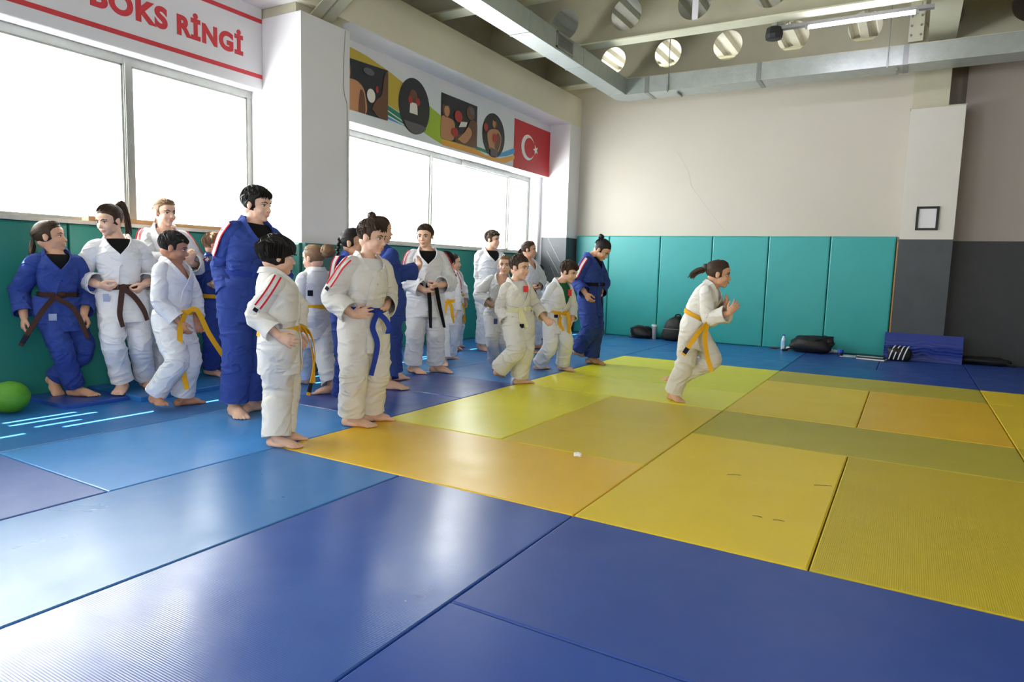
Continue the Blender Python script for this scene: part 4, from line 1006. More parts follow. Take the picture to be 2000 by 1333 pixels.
PEOPLE = [
 dict(label='person in blue judo uniform and brown belt leaning on wall pad next to green ball', h=1.43, seed=1, zg=.03, gi='blue', belt='brown', tee='black', skin='mid', haircol='brown',
  hair='lowpony', tie=(0, -.9, -.2), ponypath=[(0, -.55, -.25), (.05, -.6, -.5), (.1, -.55, -.75)], yaw=14, face=72, fpitch=6, head=(99, 460, .0), neck=(109, 499, 0), pel=(113, 600, 0), bag=.92, pbag=.86,
  arms=dict(R=dict(el=(37, 572), wr=(47, 620, .07), hand=(44, 646, .08), curl=.6), L=dict(el=(170, 572), wr=(164, 614, .08), hand=(175, 634, .10), curl=.7)),
  legs=dict(R=dict(kn=(123, 690), an=(147, 759), toe=(184, 773)), L=dict(kn=(162, 676), an=(103, 742, -.16), toe=(112, 766, -.10))),
  tails=[[(106, 581), (85, 605), (62, 640), (40, 676)], [(106, 581), (140, 600), (158, 628), (172, 662)]], beltlabel=True, patches=[(103, 620, .05, .05, M_LABEL)], hem=.12),
 dict(label='person in white judo uniform, brown belt, hands on hips, head turned to neighbour in blue', h=1.56, seed=2, zg=ZC, gi='white', belt='brown', tee='black', skin='fair', haircol='brown',
  hair='pony', tie=(0, -.75, .62), ponypath=[(.0, -.58, .42), (-.05, -.66, .15), (-.1, -.6, -.3), (-.12, -.5, -.62)], yaw=8, face=-42, fpitch=-14, head=(212, 428, .04), neck=(228, 470, 0), pel=(238, 580, .04), sbelt=.15, bag=.97,
  arms=dict(R=dict(el=(154, 538), wr=(194, 557, .14), hand=(208, 562, .16), curl=.8), L=dict(el=(296, 530), wr=(283, 556, .12), hand=(272, 566, .14), curl=.8)),
  legs=dict(R=dict(kn=(222, 668), an=(240, 749), toe=(232, 767)), L=dict(kn=(272, 668), an=(284, 742), toe=(296, 758))),
  tails=[[(239, 563), (236, 590), (234, 615), (240, 639)], [(239, 563), (262, 580), (280, 605), (288, 626)]], patches=[(207, 582, .04, .06, M_LABEL)], hem=.13, pbag=.86),
 dict(label='person in white judo uniform with red shoulder stripes, arms folded, at the wall', h=1.56, seed=3, zg=ZC, gi='white', belt='brown', skin='fair', haircol='light',
  hair='lowpony', tie=(0, -.9, -.35), ponypath=[(0, -.5, -.45), (-.05, -.5, -.6)], stripes='RL', yaw=14, face=32, fpitch=-4, anchor=(333, 741), head=(323, 413, .02), neck=(321, 450, 0), pel=(322, 563, 0),
  arms=dict(R=dict(el=(290, 510), wr=(345, 512, .18), hand=(362, 510, .18)), L=dict(el=(380, 503), wr=(372, 513, .15), hand=(377, 498, .17), curl=.9)),
  legs=dict(R=dict(kn=(315, 655), an=(312, 734, 0.), toe=(322, 747, .10)), L=dict(kn=(340, 655), an=(345, 734, 0.), toe=(358, 746, .10)))),
 dict(label='person in white judo uniform and yellow belt with swinging ends, stepping forward heel raised', h=1.31, seed=4, gi='white', belt='yellow', skin='tan', haircol='black', hair='crop', hairvol=.7, fringe=.25,
  yaw=52, face=80, fpitch=-12, head=(340, 482, .02), neck=(337, 515, 0), pel=(338, 625, 0), sbelt=.14, bag=1.05,
  arms=dict(R=dict(el=(306, 600), wr=(350, 630, .16), hand=(361, 648, .17), curl=.5), L=dict(el=(390, 600), wr=(383, 626, -.02), hand=(388, 644, 0.), curl=.5, palm=(0, 1, 0))),
  legs=dict(R=dict(kn=(343, 706), an=(301, 774, .08), toe=(331, 809)), L=dict(kn=(368, 710), an=(356, 779), toe=(388, 786))),
  tails=[[(362, 612, .15), (352, 645, .19), (353, 700, .19), (365, 761, .17)], [(362, 612, .15), (384, 606, .15), (408, 652, .13), (437, 697, .12)]], knot=-15, hem=.13),
 dict(label='small person in blue judo uniform in shadow at the wall, half hidden behind tallest person', h=1.24, seed=5, zg=ZC, far=True, gi='blue', belt='yellow', skin='fair', haircol='light', hair='crop', stripes='RL',
  yaw=60, face=80, anchor=(423, 733), head=(421, 478, 0), neck=(419, 505, 0), pel=(419, 602, 0), tails=[[(421, 578), (422, 600)], [(421, 578), (425, 605)]],
  arms=dict(R=dict(el=(394, 545), wr=(412, 556, .12)), L=dict(el=(440, 550), wr=(438, 580, 0.))),
  legs=dict(R=dict(kn=(412, 665), an=(411, 722, .03), toe=(430, 735, .08)), L=dict(kn=(430, 665), an=(430, 722, -.05), toe=(445, 731, 0.)))),
 dict(label='tallest person, in blue judo uniform and blue belt, standing on light blue mat', h=1.655, seed=6, gi='blue', belt='blue', tee='black', skin='fair', haircol='black', hair='short', fringe=.6, sweep=.12, hairvol=1.3,
  stripes='R', yaw=30, face=52, fpitch=-5, head=(504, 397, .02), neck=(496, 440, 0), pel=(482, 575, 0), bag=1.10, knot=False, sbelt=.28, hem=.11,
  arms=dict(R=dict(el=(432, 535), wr=(448, 580, .10), hand=(453, 612, .11), curl=.5), L=dict(el=(552, 535), wr=(545, 590, -.05), hand=(545, 615, -.05))),
  legs=dict(R=dict(kn=(464, 690), an=(457, 793), toe=(472, 818)), L=dict(kn=(498, 688), an=(488, 788), toe=(518, 794)))),
 dict(label='small person in cream judo uniform, yellow belt, hand on hip, nearest the camera', h=1.265, seed=7, gi='cream', belt='yellow', skin='fair', haircol='black', hair='bowl', stripes='R', stow=.9,
  yaw=92, face=98, fpitch=-4, head=(543, 498, .0), neck=(536, 537, 0), pel=(545, 668, 0), bag=1.12, sbelt=.17, btilt=-.3,
  arms=dict(R=dict(el=(500, 622), wr=(543, 656, .19), hand=(560, 664, .20), curl=.35, spread=.9, palm=(-.3, -1, 0)), L=dict(el=(590, 610), wr=(580, 650, -.1), hand=(585, 662, -.1))),
  legs=dict(R=dict(kn=(538, 755), an=(540, 857), toe=(574, 873)), L=dict(kn=(556, 755), an=(549, 848), toe=(581, 857))), pbag=1.12, pend=.97,
  tails=[[(588, 640), (606, 652), (615, 690), (609, 740), (602, 773)], [(588, 640), (600, 655), (612, 700), (612, 748)]], knot=20, beltlabel=True, hem=.15),
 dict(label='small person in white judo uniform seen from behind beside padded pillar, yellow belt', h=1.34, seed=8, gi='white', belt='yellow', skin='fair', haircol='light', hair='bun', tie=(-.05, -.95, .15), bunr=.25,
  yaw=-150, hyaw=-120, face=-125, fpitch=-5, head=(611, 503, 0), neck=(617, 533, 0), pel=(619, 620, 0), knot=False,
  arms=dict(R=dict(el=(645, 588), wr=(612, 600, -.15)), L=dict(el=(588, 590), wr=(585, 592, -.16))),
  legs=dict(R=dict(kn=(636, 692), an=(648, 757), toe=(621, 768)), L=dict(kn=(600, 690), an=(592, 738), toe=(570, 744))), patches=[(606, 573, .045, .05, M_NAVY)]),
 dict(label='person in blue judo uniform with striped shoulders, mostly hidden behind person wearing blue belt', h=1.42, seed=9, gi='blue', belt='black', skin='mid', haircol='black', hair='braid', tie=(.35, -.9, -.05), ponypath=[(.22, -.50, -.2), (.26, -.50, -.5), (.24, -.45, -.8)],
  stripes='RL', yaw=40, face=62, anchor=(680, 787), head=(693, 473, 0), neck=(690, 503, 0), pel=(688, 612, 0),
  arms=dict(R=dict(el=(655, 575), wr=(668, 610, .05)), L=dict(el=(722, 570), wr=(715, 605, 0.))),
  legs=dict(R=dict(kn=(676, 700), an=(670, 778, .03), toe=(672, 791, .12)), L=dict(kn=(705, 700), an=(706, 775, 0.), toe=(712, 788, .1)))),
 dict(label='person in cream judo uniform and blue belt, hand on hip, standing where yellow mats begin', h=1.405, seed=10, gi='cream', belt='blue', tee='white', skin='fair', haircol='brown', hair='crop', fringe=.4, hairvol=1.0,
  stripes='R', stow=.7, yaw=34, face=58, fpitch=-8, head=(728, 461, .02), neck=(717, 507, 0), pel=(711, 628, 0), bag=1.0, sbelt=.19, sbag=1.12, hem=.14, vcross=.68,
  arms=dict(R=dict(el=(648, 582), wr=(690, 616, .15), hand=(708, 612, .16), curl=.3, spread=.9, palm=(.6, -.8, 0)), L=dict(el=(760, 578), wr=(752, 602, .0), hand=(742, 610, .02))),
  legs=dict(R=dict(kn=(690, 728), an=(686, 817), toe=(722, 833)), L=dict(kn=(734, 724), an=(722, 808), toe=(756, 819))), pbag=1.08,
  tails=[[(737, 611), (728, 640), (737, 675), (725, 734)], [(737, 611), (752, 624), (760, 640), (757, 652)]], knot=-12),
 dict(label='person in blue judo uniform seen from behind, arm stretched out with palm raised', h=1.55, seed=11, gi='blue', belt='blue', skin='fair', haircol='brown', hair='bun', tie=(.15, -.7, .75), bunr=.14,
  yaw=128, face=112, head=(745, 448, 0), neck=(744, 489, 0), pel=(757, 586, 0), knot=False,
  arms=dict(L=dict(el=(783, 536), wr=(814, 530, -.22), hand=(823, 508, -.20), curl=.35, spread=1.2, palm=(-.8, .6, .3)), R=dict(el=(735, 560), wr=(764, 583, .12), hand=(770, 592, .12))),
  legs=dict(R=dict(kn=(752, 672), an=(757, 747), toe=(782, 760)), L=dict(kn=(770, 668), an=(768, 732), toe=(784, 740)))),
 dict(label='person in white judo uniform holding both ends of black belt at the waist', h=1.55, seed=12, gi='white', belt='black', tee='black', skin='fair', haircol='brown', hair='crop', stripes='RL', hairvol=.8,
  yaw=6, face=-16, fpitch=-3, head=(830, 460, .02), neck=(834, 492, 0), pel=(831, 578, 0), bag=1.12,
  arms=dict(R=dict(el=(790, 552), wr=(829, 568, .24), hand=(842, 574, .24), curl=.8), L=dict(el=(877, 550), wr=(858, 558, .22), hand=(845, 561, .23), curl=.8)),
  legs=dict(R=dict(kn=(812, 648), an=(806, 716), toe=(830, 732)), L=dict(kn=(850, 648), an=(852, 716), toe=(886, 728))),
  tails=[[(838, 572, .28), (840, 600, .26), (841, 641, .24)], [(852, 562, .28), (858, 595, .26), (868, 640, .22)]], cuff=.80, sbag=1.08),
 dict(label='small person in white judo uniform, yellow belt, arm hanging, behind person holding black belt ends', h=1.24, seed=13, far=True, gi='white', belt='yellow', skin='fair', haircol='black', hair='crop', stripes='L',
  yaw=12, face=-95, head=(868, 510, 0), neck=(869, 534, 0), pel=(872, 606, 0),
  arms=dict(R=dict(el=(850, 575), wr=(855, 600, .05)), L=dict(el=(895, 580), wr=(891, 612, .05), hand=(891, 630, .06))),
  legs=dict(R=dict(kn=(866, 655), an=(868, 704), toe=(868, 714)), L=dict(kn=(882, 655), an=(880, 694), toe=(888, 700)))),
 dict(label='small person in white judo uniform against the wall pad, turned sideways, thin yellow belt', h=1.28, seed=14, far=True, gi='white', belt='yellow', skin='mid', haircol='brown', hair='bun', tie=(.0, -.9, .1), bunr=.12, stripes='R',
  yaw=75, face=88, head=(886, 512, 0), neck=(886, 530, 0), pel=(889, 592, 0), tails=[[(900, 582), (905, 600), (907, 631)], [(900, 582), (888, 610), (889, 640)]],
  arms=dict(R=dict(el=(885, 570), wr=(893, 592, .1)), L=dict(el=(905, 565), wr=(908, 590, -.05))),
  legs=dict(R=dict(kn=(888, 638), an=(886, 678), toe=(903, 683)), L=dict(kn=(894, 636), an=(892, 673), toe=(907, 677)))),
 dict(label='tall person in plain white judo uniform at far wall pad, arms behind back', h=1.65, seed=15, gi='white', belt=None, tee='black', skin='fair', haircol='brown', hair='short', fringe=.3, hairvol=1.4,
  yaw=28, face=58, head=(963, 467, .0), neck=(957, 491, 0), pel=(955, 562, 0), bag=1.12, far=True, anchor=(948, 682),
  arms=dict(R=dict(el=(933, 548), wr=(945, 582, -.08)), L=dict(el=(983, 545), wr=(970, 580, -.12))),
  legs=dict(R=dict(kn=(945, 622), an=(942, 675), toe=(948, 684)), L=dict(kn=(964, 622), an=(962, 672), toe=(968, 680)))),
 dict(label='small person in white judo uniform facing the camera, hand on hip, behind walking person', h=1.25, seed=16, far=True, gi='white', belt='yellow', skin='fair', haircol='light', hair='tied', tie=(0, -.9, -.1), ponypath=[(0, -.5, -.2), (0, -.55, -.4)],
  yaw=2, face=-8, head=(987, 517, 0), neck=(981, 541, 0), pel=(972, 618, 0), anchor=(968, 718), knot=False,
  arms=dict(R=dict(el=(935, 573), wr=(956, 593, .1), hand=(967, 600, .12), curl=.5), L=dict(el=(1008, 580), wr=(1004, 610, .02))),
  legs=dict(R=dict(kn=(964, 668), an=(966, 710, .02), toe=(966, 722, .10)), L=dict(kn=(985, 668), an=(988, 708, 0.), toe=(992, 720, .1))), patches=[(968, 628, .04, .06, mat('blue_label', (.2, .25, .5), .6))]),
 dict(label='person in cream judo uniform and pale belt, stepping onto the yellow mat, arms held out', h=1.26, seed=17, gi='cream', belt='pale', tee='white', skin='fair', haircol='brown', hair='crop',
  yaw=40, face=56, fpitch=-5, head=(1015, 521, .02), neck=(1007, 551, 0), pel=(1012, 624, 0), bag=1.08, open=8, vcross=.42, sbelt=.26,
  arms=dict(R=dict(el=(978, 602), wr=(990, 632, .12), hand=(999, 643, .14), curl=.45, palm=(0, -1, 0)), L=dict(el=(1046, 598), wr=(1063, 622, .0), hand=(1072, 630, .02), curl=.5)),
  legs=dict(R=dict(kn=(1008, 688), an=(972, 724, .06), toe=(986, 745)), L=dict(kn=(1024, 688), an=(1013, 740), toe=(1038, 747))), pbag=1.15, hem=.15,
  tails=[[(1016, 603), (1022, 620), (1030, 640)], [(1016, 603), (1018, 625), (1020, 646)]], patches=[(1027, 565, .045, .06, M_REDP), (1019, 637, .04, .04, M_NAVY)]),
 dict(label='person in white judo uniform, black belt and red hair clips, turned sideways near corner', h=1.4, seed=18, far=True, gi='white', belt='black', skin='mid', haircol='brown', hair='lowpony', tie=(0, -.9, -.1), ponypath=[(0, -.52, -.1), (0, -.58, -.2)], pins=[(.2, .15, .48, M_CLIP), (.05, .27, .42, M_CLIP)],
  yaw=48, face=74, head=(1034, 487, 0), neck=(1030, 510, 0), pel=(1036, 577, 0),
  arms=dict(R=dict(el=(1014, 545), wr=(1040, 560, .1)), L=dict(el=(1058, 545), wr=(1052, 562, .05), hand=(1046, 566, .08), curl=.9)),
  legs=dict(R=dict(kn=(1034, 632), an=(1031, 681), toe=(1048, 690)), L=dict(kn=(1046, 632), an=(1046, 674), toe=(1060, 680))), tails=[[(1043, 562), (1043, 600), (1040, 640)], [(1043, 562), (1050, 590), (1052, 610)]]),
 dict(label='smallest person in white judo uniform turned away in the far corner behind others', h=1.10, seed=19, far=True, gi='white', belt='black', skin='fair', haircol='black', hair='crop',
  yaw=150, face=140, head=(1053, 532, 0), neck=(1056, 550, 0), pel=(1058, 600, 0), knot=False,
  arms=dict(R=dict(el=(1072, 580), wr=(1068, 600, -.05)), L=dict(el=(1046, 580), wr=(1050, 600, .0))),
  legs=dict(R=dict(kn=(1062, 635), an=(1062, 664), toe=(1072, 662)), L=dict(kn=(1052, 635), an=(1052, 666), toe=(1060, 664)))),
 dict(label='person in white judo uniform over green shirt, yellow belt, leaning forward in a stride', h=1.29, seed=20, gi='white', belt='yellow', tee='green', skin='fair', haircol='brown', hair='short', fringe=.5, hairvol=1.1,
  yaw=46, face=60, fpitch=-18, head=(1112, 530, .05), neck=(1095, 553, .04), pel=(1086, 622, 0), open=6, vcross=.36, bag=1.06, sbelt=.2,
  arms=dict(R=dict(el=(1066, 592), wr=(1074, 622, .12), hand=(1080, 634, .13)), L=dict(el=(1118, 600), wr=(1117, 627, .02), hand=(1113, 640, .03))),
  legs=dict(L=dict(kn=(1103, 662), an=(1099, 715), toe=(1121, 725)), R=dict(kn=(1074, 668), an=(1052, 713), toe=(1075, 719))),
  tails=[[(1096, 615), (1108, 612), (1112, 635), (1109, 660)], [(1096, 615), (1093, 630), (1100, 648)]], patches=[(1113, 572, .04, .07, M_REDP), (1086, 618, .04, .035, M_NAVY)], hem=.11),
 dict(label='person in blue judo uniform, dark belt, bowing head to look at the feet, heel raised', h=1.52, seed=21, gi='blue', belt='black', tee='black', skin='mid', haircol='black', hair='bun', tie=(0, -.75, .6), bunr=.13, stripes='R', stow=.8,
  yaw=62, face=66, fpitch=-38, head=(1176, 487, .02), neck=(1156, 503, 0), pel=(1153, 586, 0), sbelt=.36, bag=.95,
  arms=dict(R=dict(el=(1128, 550), wr=(1144, 574, .21), hand=(1153, 590, .22), curl=.5), L=dict(el=(1180, 550), wr=(1172, 575, -.05))),
  legs=dict(L=dict(kn=(1162, 645), an=(1155, 701), toe=(1183, 712)), R=dict(kn=(1150, 645), an=(1128, 684, .02), toe=(1145, 706))),
  tails=[[(1172, 556), (1174, 580), (1175, 618)], [(1172, 556), (1170, 580), (1172, 612)]], knot=30, hem=.12),
 dict(label='person in white judo uniform running across the yellow mats, yellow belt', h=1.28, seed=22, gi='cream', belt='yellow', tee='white', skin='mid', haircol='brown', hair='pony', tie=(.1, -.95, .12), ponypath=[(.05, -.62, .1), (.02, -.78, .02), (.0, -.92, -.12), (0, -.98, -.25)], ponyw=.07, scrunchie=M_SCR,
  yaw=72, hyaw=80, face=84, fpitch=-6, head=(1406, 534, .0), neck=(1391, 563, 0), pel=(1354, 640, 0), bag=1.04, sbelt=.26, curve=.02, btilt=.25,
  arms=dict(R=dict(el=(1384, 622), wr=(1424, 612, .22), hand=(1440, 594, .22), curl=.25, spread=1.1, palm=(-.2, -1, .2)), L=dict(el=(1418, 618), wr=(1413, 602, .02), hand=(1420, 590, .02), curl=.5)),
  legs=dict(R=dict(kn=(1350, 708), an=(1313, 770), toe=(1341, 790)), L=dict(kn=(1396, 706, ), an=(1328, 735, -.12), toe=(1312, 716, -.12))),
  tails=[[(1382, 631, .17), (1366, 648, .2), (1350, 670, .2), (1334, 694, .2)], [(1382, 631, .17), (1377, 660, .2), (1381, 695, .19), (1390, 726, .2)]], knot=-42, beltlabel=True, hem=.13, anchor=(1322, 786)),
]
# ================================================================== OBJECTS
# ---- red lettering and stripes painted on the lintel board over the near window
XS = -2.588
sg_ = empty('wall_sign', (XS, 0, 2.9)); tag(sg_, 'white sign board with red capital letters between two red stripes above the near window', 'sign')
def rel(mb, o): 
    L = o.location; mb.V = [(x-L[0], y-L[1], z-L[2]) for x, y, z in mb.V]; return mb
rel(MB().box(XS, XS+.004, -2.2, 2.025, 2.845, 3.625), sg_).build('board', M_SIGN, sg_)
rel(MB().box(XS+.004, XS+.007, -2.2, 2.025, 2.945, 2.985), sg_).build('stripe', M_RED, sg_)
rel(MB().box(XS+.004, XS+.007, -2.2, 2.025, 3.482, 3.522), sg_).build('stripe', M_RED, sg_)
def text_mesh(txt, y0, y1, z0, z1, name, m, parent, x, depth=.003, zfit=None):
    cu = bpy.data.curves.new('txt', 'FONT'); cu.body = txt; cu.size = 1.0; cu.offset = .05; cu.resolution_u = 6; cu.space_character = 1.12
    o = bpy.data.objects.new('txt', cu); COL.objects.link(o)
    me = bpy.data.meshes.new_from_object(o.evaluated_get(bpy.context.evaluated_depsgraph_get())); bpy.data.objects.remove(o)
    n = len(me.vertices); co = np.empty(n*3, np.float32); me.vertices.foreach_get('co', co); P = co.reshape(-1, 3)
    lo, hi = P.min(0), P.max(0); F = [tuple(p.vertices) for p in me.polygons]
    V = [(x, y0+(p[0]-lo[0])/(hi[0]-lo[0])*(y1-y0), z0+(p[1]-lo[1])/(hi[1]-lo[1])*(z1-z0)) for p in P]
    V2 = V+[(x+depth, b, c) for a, b, c in V]
    e = {}
    for f in F:
        for k in range(len(f)): e[(f[k], f[(k+1) % len(f)])] = 1
    F2 = [f[::-1] for f in F]+[tuple(i+n for i in f) for f in F]+[(a, b, b+n, a+n) for (a, b) in e if (b, a) not in e]
    L = parent.location; bpy.data.meshes.remove(me)
    return mesh(name, [(a-L[0], b-L[1], c-L[2]) for a, b, c in V2], F2, m, parent)
text_mesh('BOKS', .365, 1.02, 3.108, 3.298, 'lettering', M_RED, sg_, XS+.004)
text_mesh('R\u0130NG\u0130', 1.107, 1.80, 3.108, 3.345, 'lettering', M_RED, sg_, XS+.004)

# ---- printed banner with boxing pictures, and the flag beside it
XB = -2.42
def pm(n, c, r=.4): return mat('print_'+n, c, r)
def flat(name, pts, lay, m, parent, px=False):
    """flat printed shape on the banner plane, pts = (y, z) or pixels traced onto that plane"""
    if px: pts = [tuple(on_axis(640+x/3.846, 60+y/3.846, 0, XB)[1:]) for x, y in pts]
    x = XB+.0055+.0012*lay; L = parent.location
    mb = MB(); mb.prism(pts, x-.0008, x, 0); return rel(mb, parent).build(name, m, parent)
def arc(cy, cz, ry, rz, a0=0, a1=360, n=40): return [(cy+ry*math.cos(math.radians(a0+(a1-a0)*k/n)), cz+rz*math.sin(math.radians(a0+(a1-a0)*k/n))) for k in range(n+(0 if a1-a0 == 360 else 1))]
bn = empty('wall_banner', (XB, 4.7, 2.74)); tag(bn, 'long printed banner with boxing pictures and coloured swooshes over the far window', 'banner')
rel(MB().box(XB, XB+.004, 2.70, 6.77, 2.735, 3.50), bn).build('backing', pm('white', (.84, .85, .86)), bn)
OCH, LIM, GRN, BLU, ORG = pm('ochre', (.74, .64, .20)), pm('lime', (.62, .72, .17)), pm('green', (.10, .50, .36)), pm('blue', (.25, .60, .82)), pm('orange', (.88, .62, .24))
flat('swoosh', [(160, 118), (300, 196), (450, 300), (575, 400), (535, 480), (530, 610), (445, 552), (300, 470), (160, 300)], 0, OCH, bn, True)
flat('swoosh', [(443, 556), (540, 622), (580, 690), (443, 592)], 1, GRN, bn, True); flat('swoosh', [(443, 602), (555, 682), (600, 720), (443, 630)], 1, GRN, bn, True); flat('swoosh', [(443, 640), (590, 725), (443, 662)], 2, BLU, bn, True)
flat('swoosh', [(755, 560), (850, 640), (852, 800), (940, 835), (1115, 890), (1115, 928), (1000, 898), (860, 858), (770, 800), (690, 745), (740, 690)], 0, LIM, bn, True)
flat('swoosh', [(850, 815), (940, 840), (1115, 893), (1180, 935), (1290, 960), (1400, 935), (1400, 965), (1330, 997), (1240, 978), (1115, 932), (1000, 900), (860, 860)], 1, ORG, bn, True)
flat('swoosh', [(1112, 868), (1200, 900), (1200, 925), (1112, 892)], 1, GRN, bn, True); flat('swoosh', [(1270, 950), (1310, 915), (1400, 883), (1400, 922), (1340, 942)], 2, BLU, bn, True)
DRK, SK1, SK2, GLV, WHT, GRY = pm('dark', (.11, .11, .13)), pm('skin_lit', (.72, .50, .34)), pm('skin_dark', (.40, .25, .17)), pm('red_glove', (.66, .17, .15)), pm('pale', (.86, .84, .80)), pm('mid_grey', (.34, .33, .34))
def photo(pts, shapes, box_):
    p = flat('picture', pts, 3, DRK, bn); y0, y1, z0, z1 = box_
    for i, (sh, m) in enumerate(shapes):
        sh2 = sh if len(sh) > 14 or len(sh) < 5 else [tuple(p) for p in spline(list(sh)+[sh[0]], 6*len(sh))[:-1]]
        q = [(y0+min(max(u, 0), 1)*(y1-y0), z0+min(max(v, 0), 1)*(z1-z0)) for u, v in sh2]; x = XB+.0055+.0012*(4+i)+.0004
        mb = MB(); mb.prism(q, x-.0008, x, 0); rel(mb, bn).build('picture_shape', m, p)
def el(cu, cv, ru, rv, n=20): return [(cu+ru*math.cos(2*math.pi*k/n), cv+rv*math.sin(2*math.pi*k/n)) for k in range(n)]
photo([(3.02, 2.86), (3.73, 2.86), (3.73, 3.45), (3.02, 3.42)], [([(0, 0), (.46, 0), (.44, .42), (.30, .58), (.12, .60), (0, .52)], SK1), (el(.06, .74, .06, .16), SK2), (el(.05, .72, .045, .12), SK1), ([(.28, .0), (.44, .0), (.42, .36), (.34, .46), (.30, .3)], SK2), ([(.60, .14), (.80, .0), (1, 0), (1, .94), (.90, .88), (.84, .5), (.70, .34)], SK2), (el(.58, .40, .10, .14), WHT), (el(.52, .86, .13, .07), GRY), (el(.72, .56, .035, .07), GLV)], (3.02, 3.73, 2.86, 3.43))
photo(arc(4.245, 3.14, .315, .345), [(el(.46, .66, .13, .14), SK2), ([(.34, .36), (.60, .36), (.58, .56), (.36, .56)], WHT), (el(.36, .60, .07, .07), GLV), (el(.60, .60, .07, .07), GLV), ([(.16, .20), (.84, .18), (.74, .05), (.5, .0), (.28, .06)], GRY)], (3.93, 4.56, 2.80, 3.48))
photo([(4.81, 2.85), (5.69, 2.85), (5.69, 3.45), (4.81, 3.45)], [([(0, 0), (.34, .04), (.36, .42), (.20, .50), (0, .46)], SK1), (el(.13, .66, .10, .17), SK2), (el(.15, .63, .07, .12), SK1), (el(.11, .80, .09, .06), DRK), ([(.38, .0), (1, 0), (1, .56), (.80, .60), (.66, .30), (.40, .14)], SK2), (el(.80, .78, .12, .16), SK2), (el(.83, .83, .07, .08), GRY), ([(.44, .08), (.66, .04), (.84, .30), (.74, .44), (.62, .28)], SK1), (el(.45, .60, .11, .13), GLV), (el(.36, .22, .09, .10), GLV), ([(.46, .36), (.66, .42), (.70, .54), (.52, .50)], WHT)], (4.81, 5.69, 2.85, 3.45))
photo(arc(6.155, 3.12, .32, .325), [([(.32, .16), (.70, .14), (.84, .46), (.70, .64), (.40, .62), (.22, .48)], SK1), (el(.52, .78, .11, .13), SK2), (el(.50, .76, .07, .09), SK1), (el(.53, .87, .10, .05), DRK), ([(.56, .2), (.70, .2), (.80, .46), (.66, .58), (.58, .4)], SK2), (el(.14, .62, .09, .09), GLV), (el(.54, .44, .10, .10), GLV), ([(.36, .02), (.66, .02), (.68, .18), (.34, .20)], GRY)], (5.83, 6.48, 2.80, 3.45))
fg = empty('flag_panel', (XB, 7.4, 2.74)); tag(fg, 'red flag panel with white crescent and star beside the banner', 'flag')
rel(MB().box(XB, XB+.005, 6.775, 8.015, 2.735, 3.505), fg).build('field', mat('flag_red', (.74, .10, .13), .42), fg)
FW = pm('flag_white', (.90, .89, .88))
outer = arc(7.235, 3.12, .225, .205, 28, 332, 40); inner = arc(7.285, 3.12, .178, .163, 322, 38, 40)
rel(MB().prism(outer+inner, XB+.005, XB+.007, 0), fg).build('crescent', FW, fg)
star = []
for k in range(10): r_ = .095 if k % 2 == 0 else .036; a = math.pi+k*math.pi/5; star.append((7.50+r_*math.cos(a), 3.12+r_*.95*math.sin(a)))
rel(MB().prism(star, XB+.005, XB+.007, 0), fg).build('star', FW, fg)

# ---- air duct under the beams
dz0, dz1 = 3.87, 4.11
du = empty('air_duct', (-.965, 7.7, dz0)); tag(du, 'silver sheet-metal air duct running under the beams and along the back wall', 'duct')
M_DUCTF = mat('duct_embossed', (.74, .76, .74), .35, var=(.64, .66, .64), vscale=8, metal=.4)
nt = M_DUCTF.node_tree; N = nt.nodes; L_ = nt.links; tcn = N.new('ShaderNodeTexCoord'); mp = N.new('ShaderNodeMapping'); mp.inputs['Rotation'].default_value = (0, math.radians(45), 0); ck = N.new('ShaderNodeTexChecker'); ck.inputs['Scale'].default_value = 22
L_.new(tcn.outputs['Object'], mp.inputs['Vector']); L_.new(mp.outputs['Vector'], ck.inputs['Vector']); bp = N.new('ShaderNodeBump'); bp.inputs['Strength'].default_value = .5; bp.inputs['Distance'].default_value = .006
L_.new(ck.outputs['Fac'], bp.inputs['Height']); L_.new(bp.outputs['Normal'], N['Principled BSDF'].inputs['Normal'])
xj = [-.50, 1.15, 2.95, 4.7, 6.5, 9.5]
for i in range(len(xj)-1):
    rel(MB().box(xj[i]+.03, xj[i+1]-.03, 7.49, 7.90, dz0, dz1), du).build('duct_section', M_DUCTF, du)
    rel(MB().box(xj[i]-.03, xj[i]+.03, 7.484, 7.906, dz0-.006, dz1+.006), du).build('duct_collar', M_TAPE, du)
rel(MB().prism([(-1.10, 7.40), (-.83, 7.40), (-.83, 7.49), (-.53, 7.49), (-.53, 7.90), (-.95, 7.90), (-1.05, 7.83), (-1.10, 7.7)], dz0, dz1, 2), du).build('duct_elbow', M_DUCT, du)
yj = [7.40, 5.9, 4.4, 2.9, 1.0, -1.0, -4.0]
for i in range(len(yj)-1):
    rel(MB().box(-1.10, -.83, yj[i+1]+.02, yj[i]-.02, dz0, dz1), du).build('duct_section', M_DUCT, du)
    rel(MB().box(-1.105, -.825, yj[i]-.02, yj[i]+.02, dz0-.005, dz1+.005), du).build('duct_collar', M_DUCT, du)
p0 = on_axis(1087, 62, 0, -.83); p1 = on_axis(1119, 82, 0, -.83); p2 = on_axis(1119, 113, 0, -.83)
gy0, gy1 = p0[1], p1[1]; gz1 = p1[2]; gz0 = max(p2[2], dz0+.01)
gz1 = min(gz1, dz1-.01)
gr = rel(MB().box(-.83, -.815, gy0, gy1, gz0, gz0+.02).box(-.83, -.815, gy0, gy1, gz1-.02, gz1).box(-.83, -.815, gy0, gy0+.025, gz0, gz1).box(-.83, -.815, gy1-.025, gy1, gz0, gz1), du).build('grille', M_ALU, du)
rel(MB().box(-.832, -.826, gy0+.02, gy1-.02, gz0+.015, gz1-.015), du).build('grille_back', M_BLACK, gr)
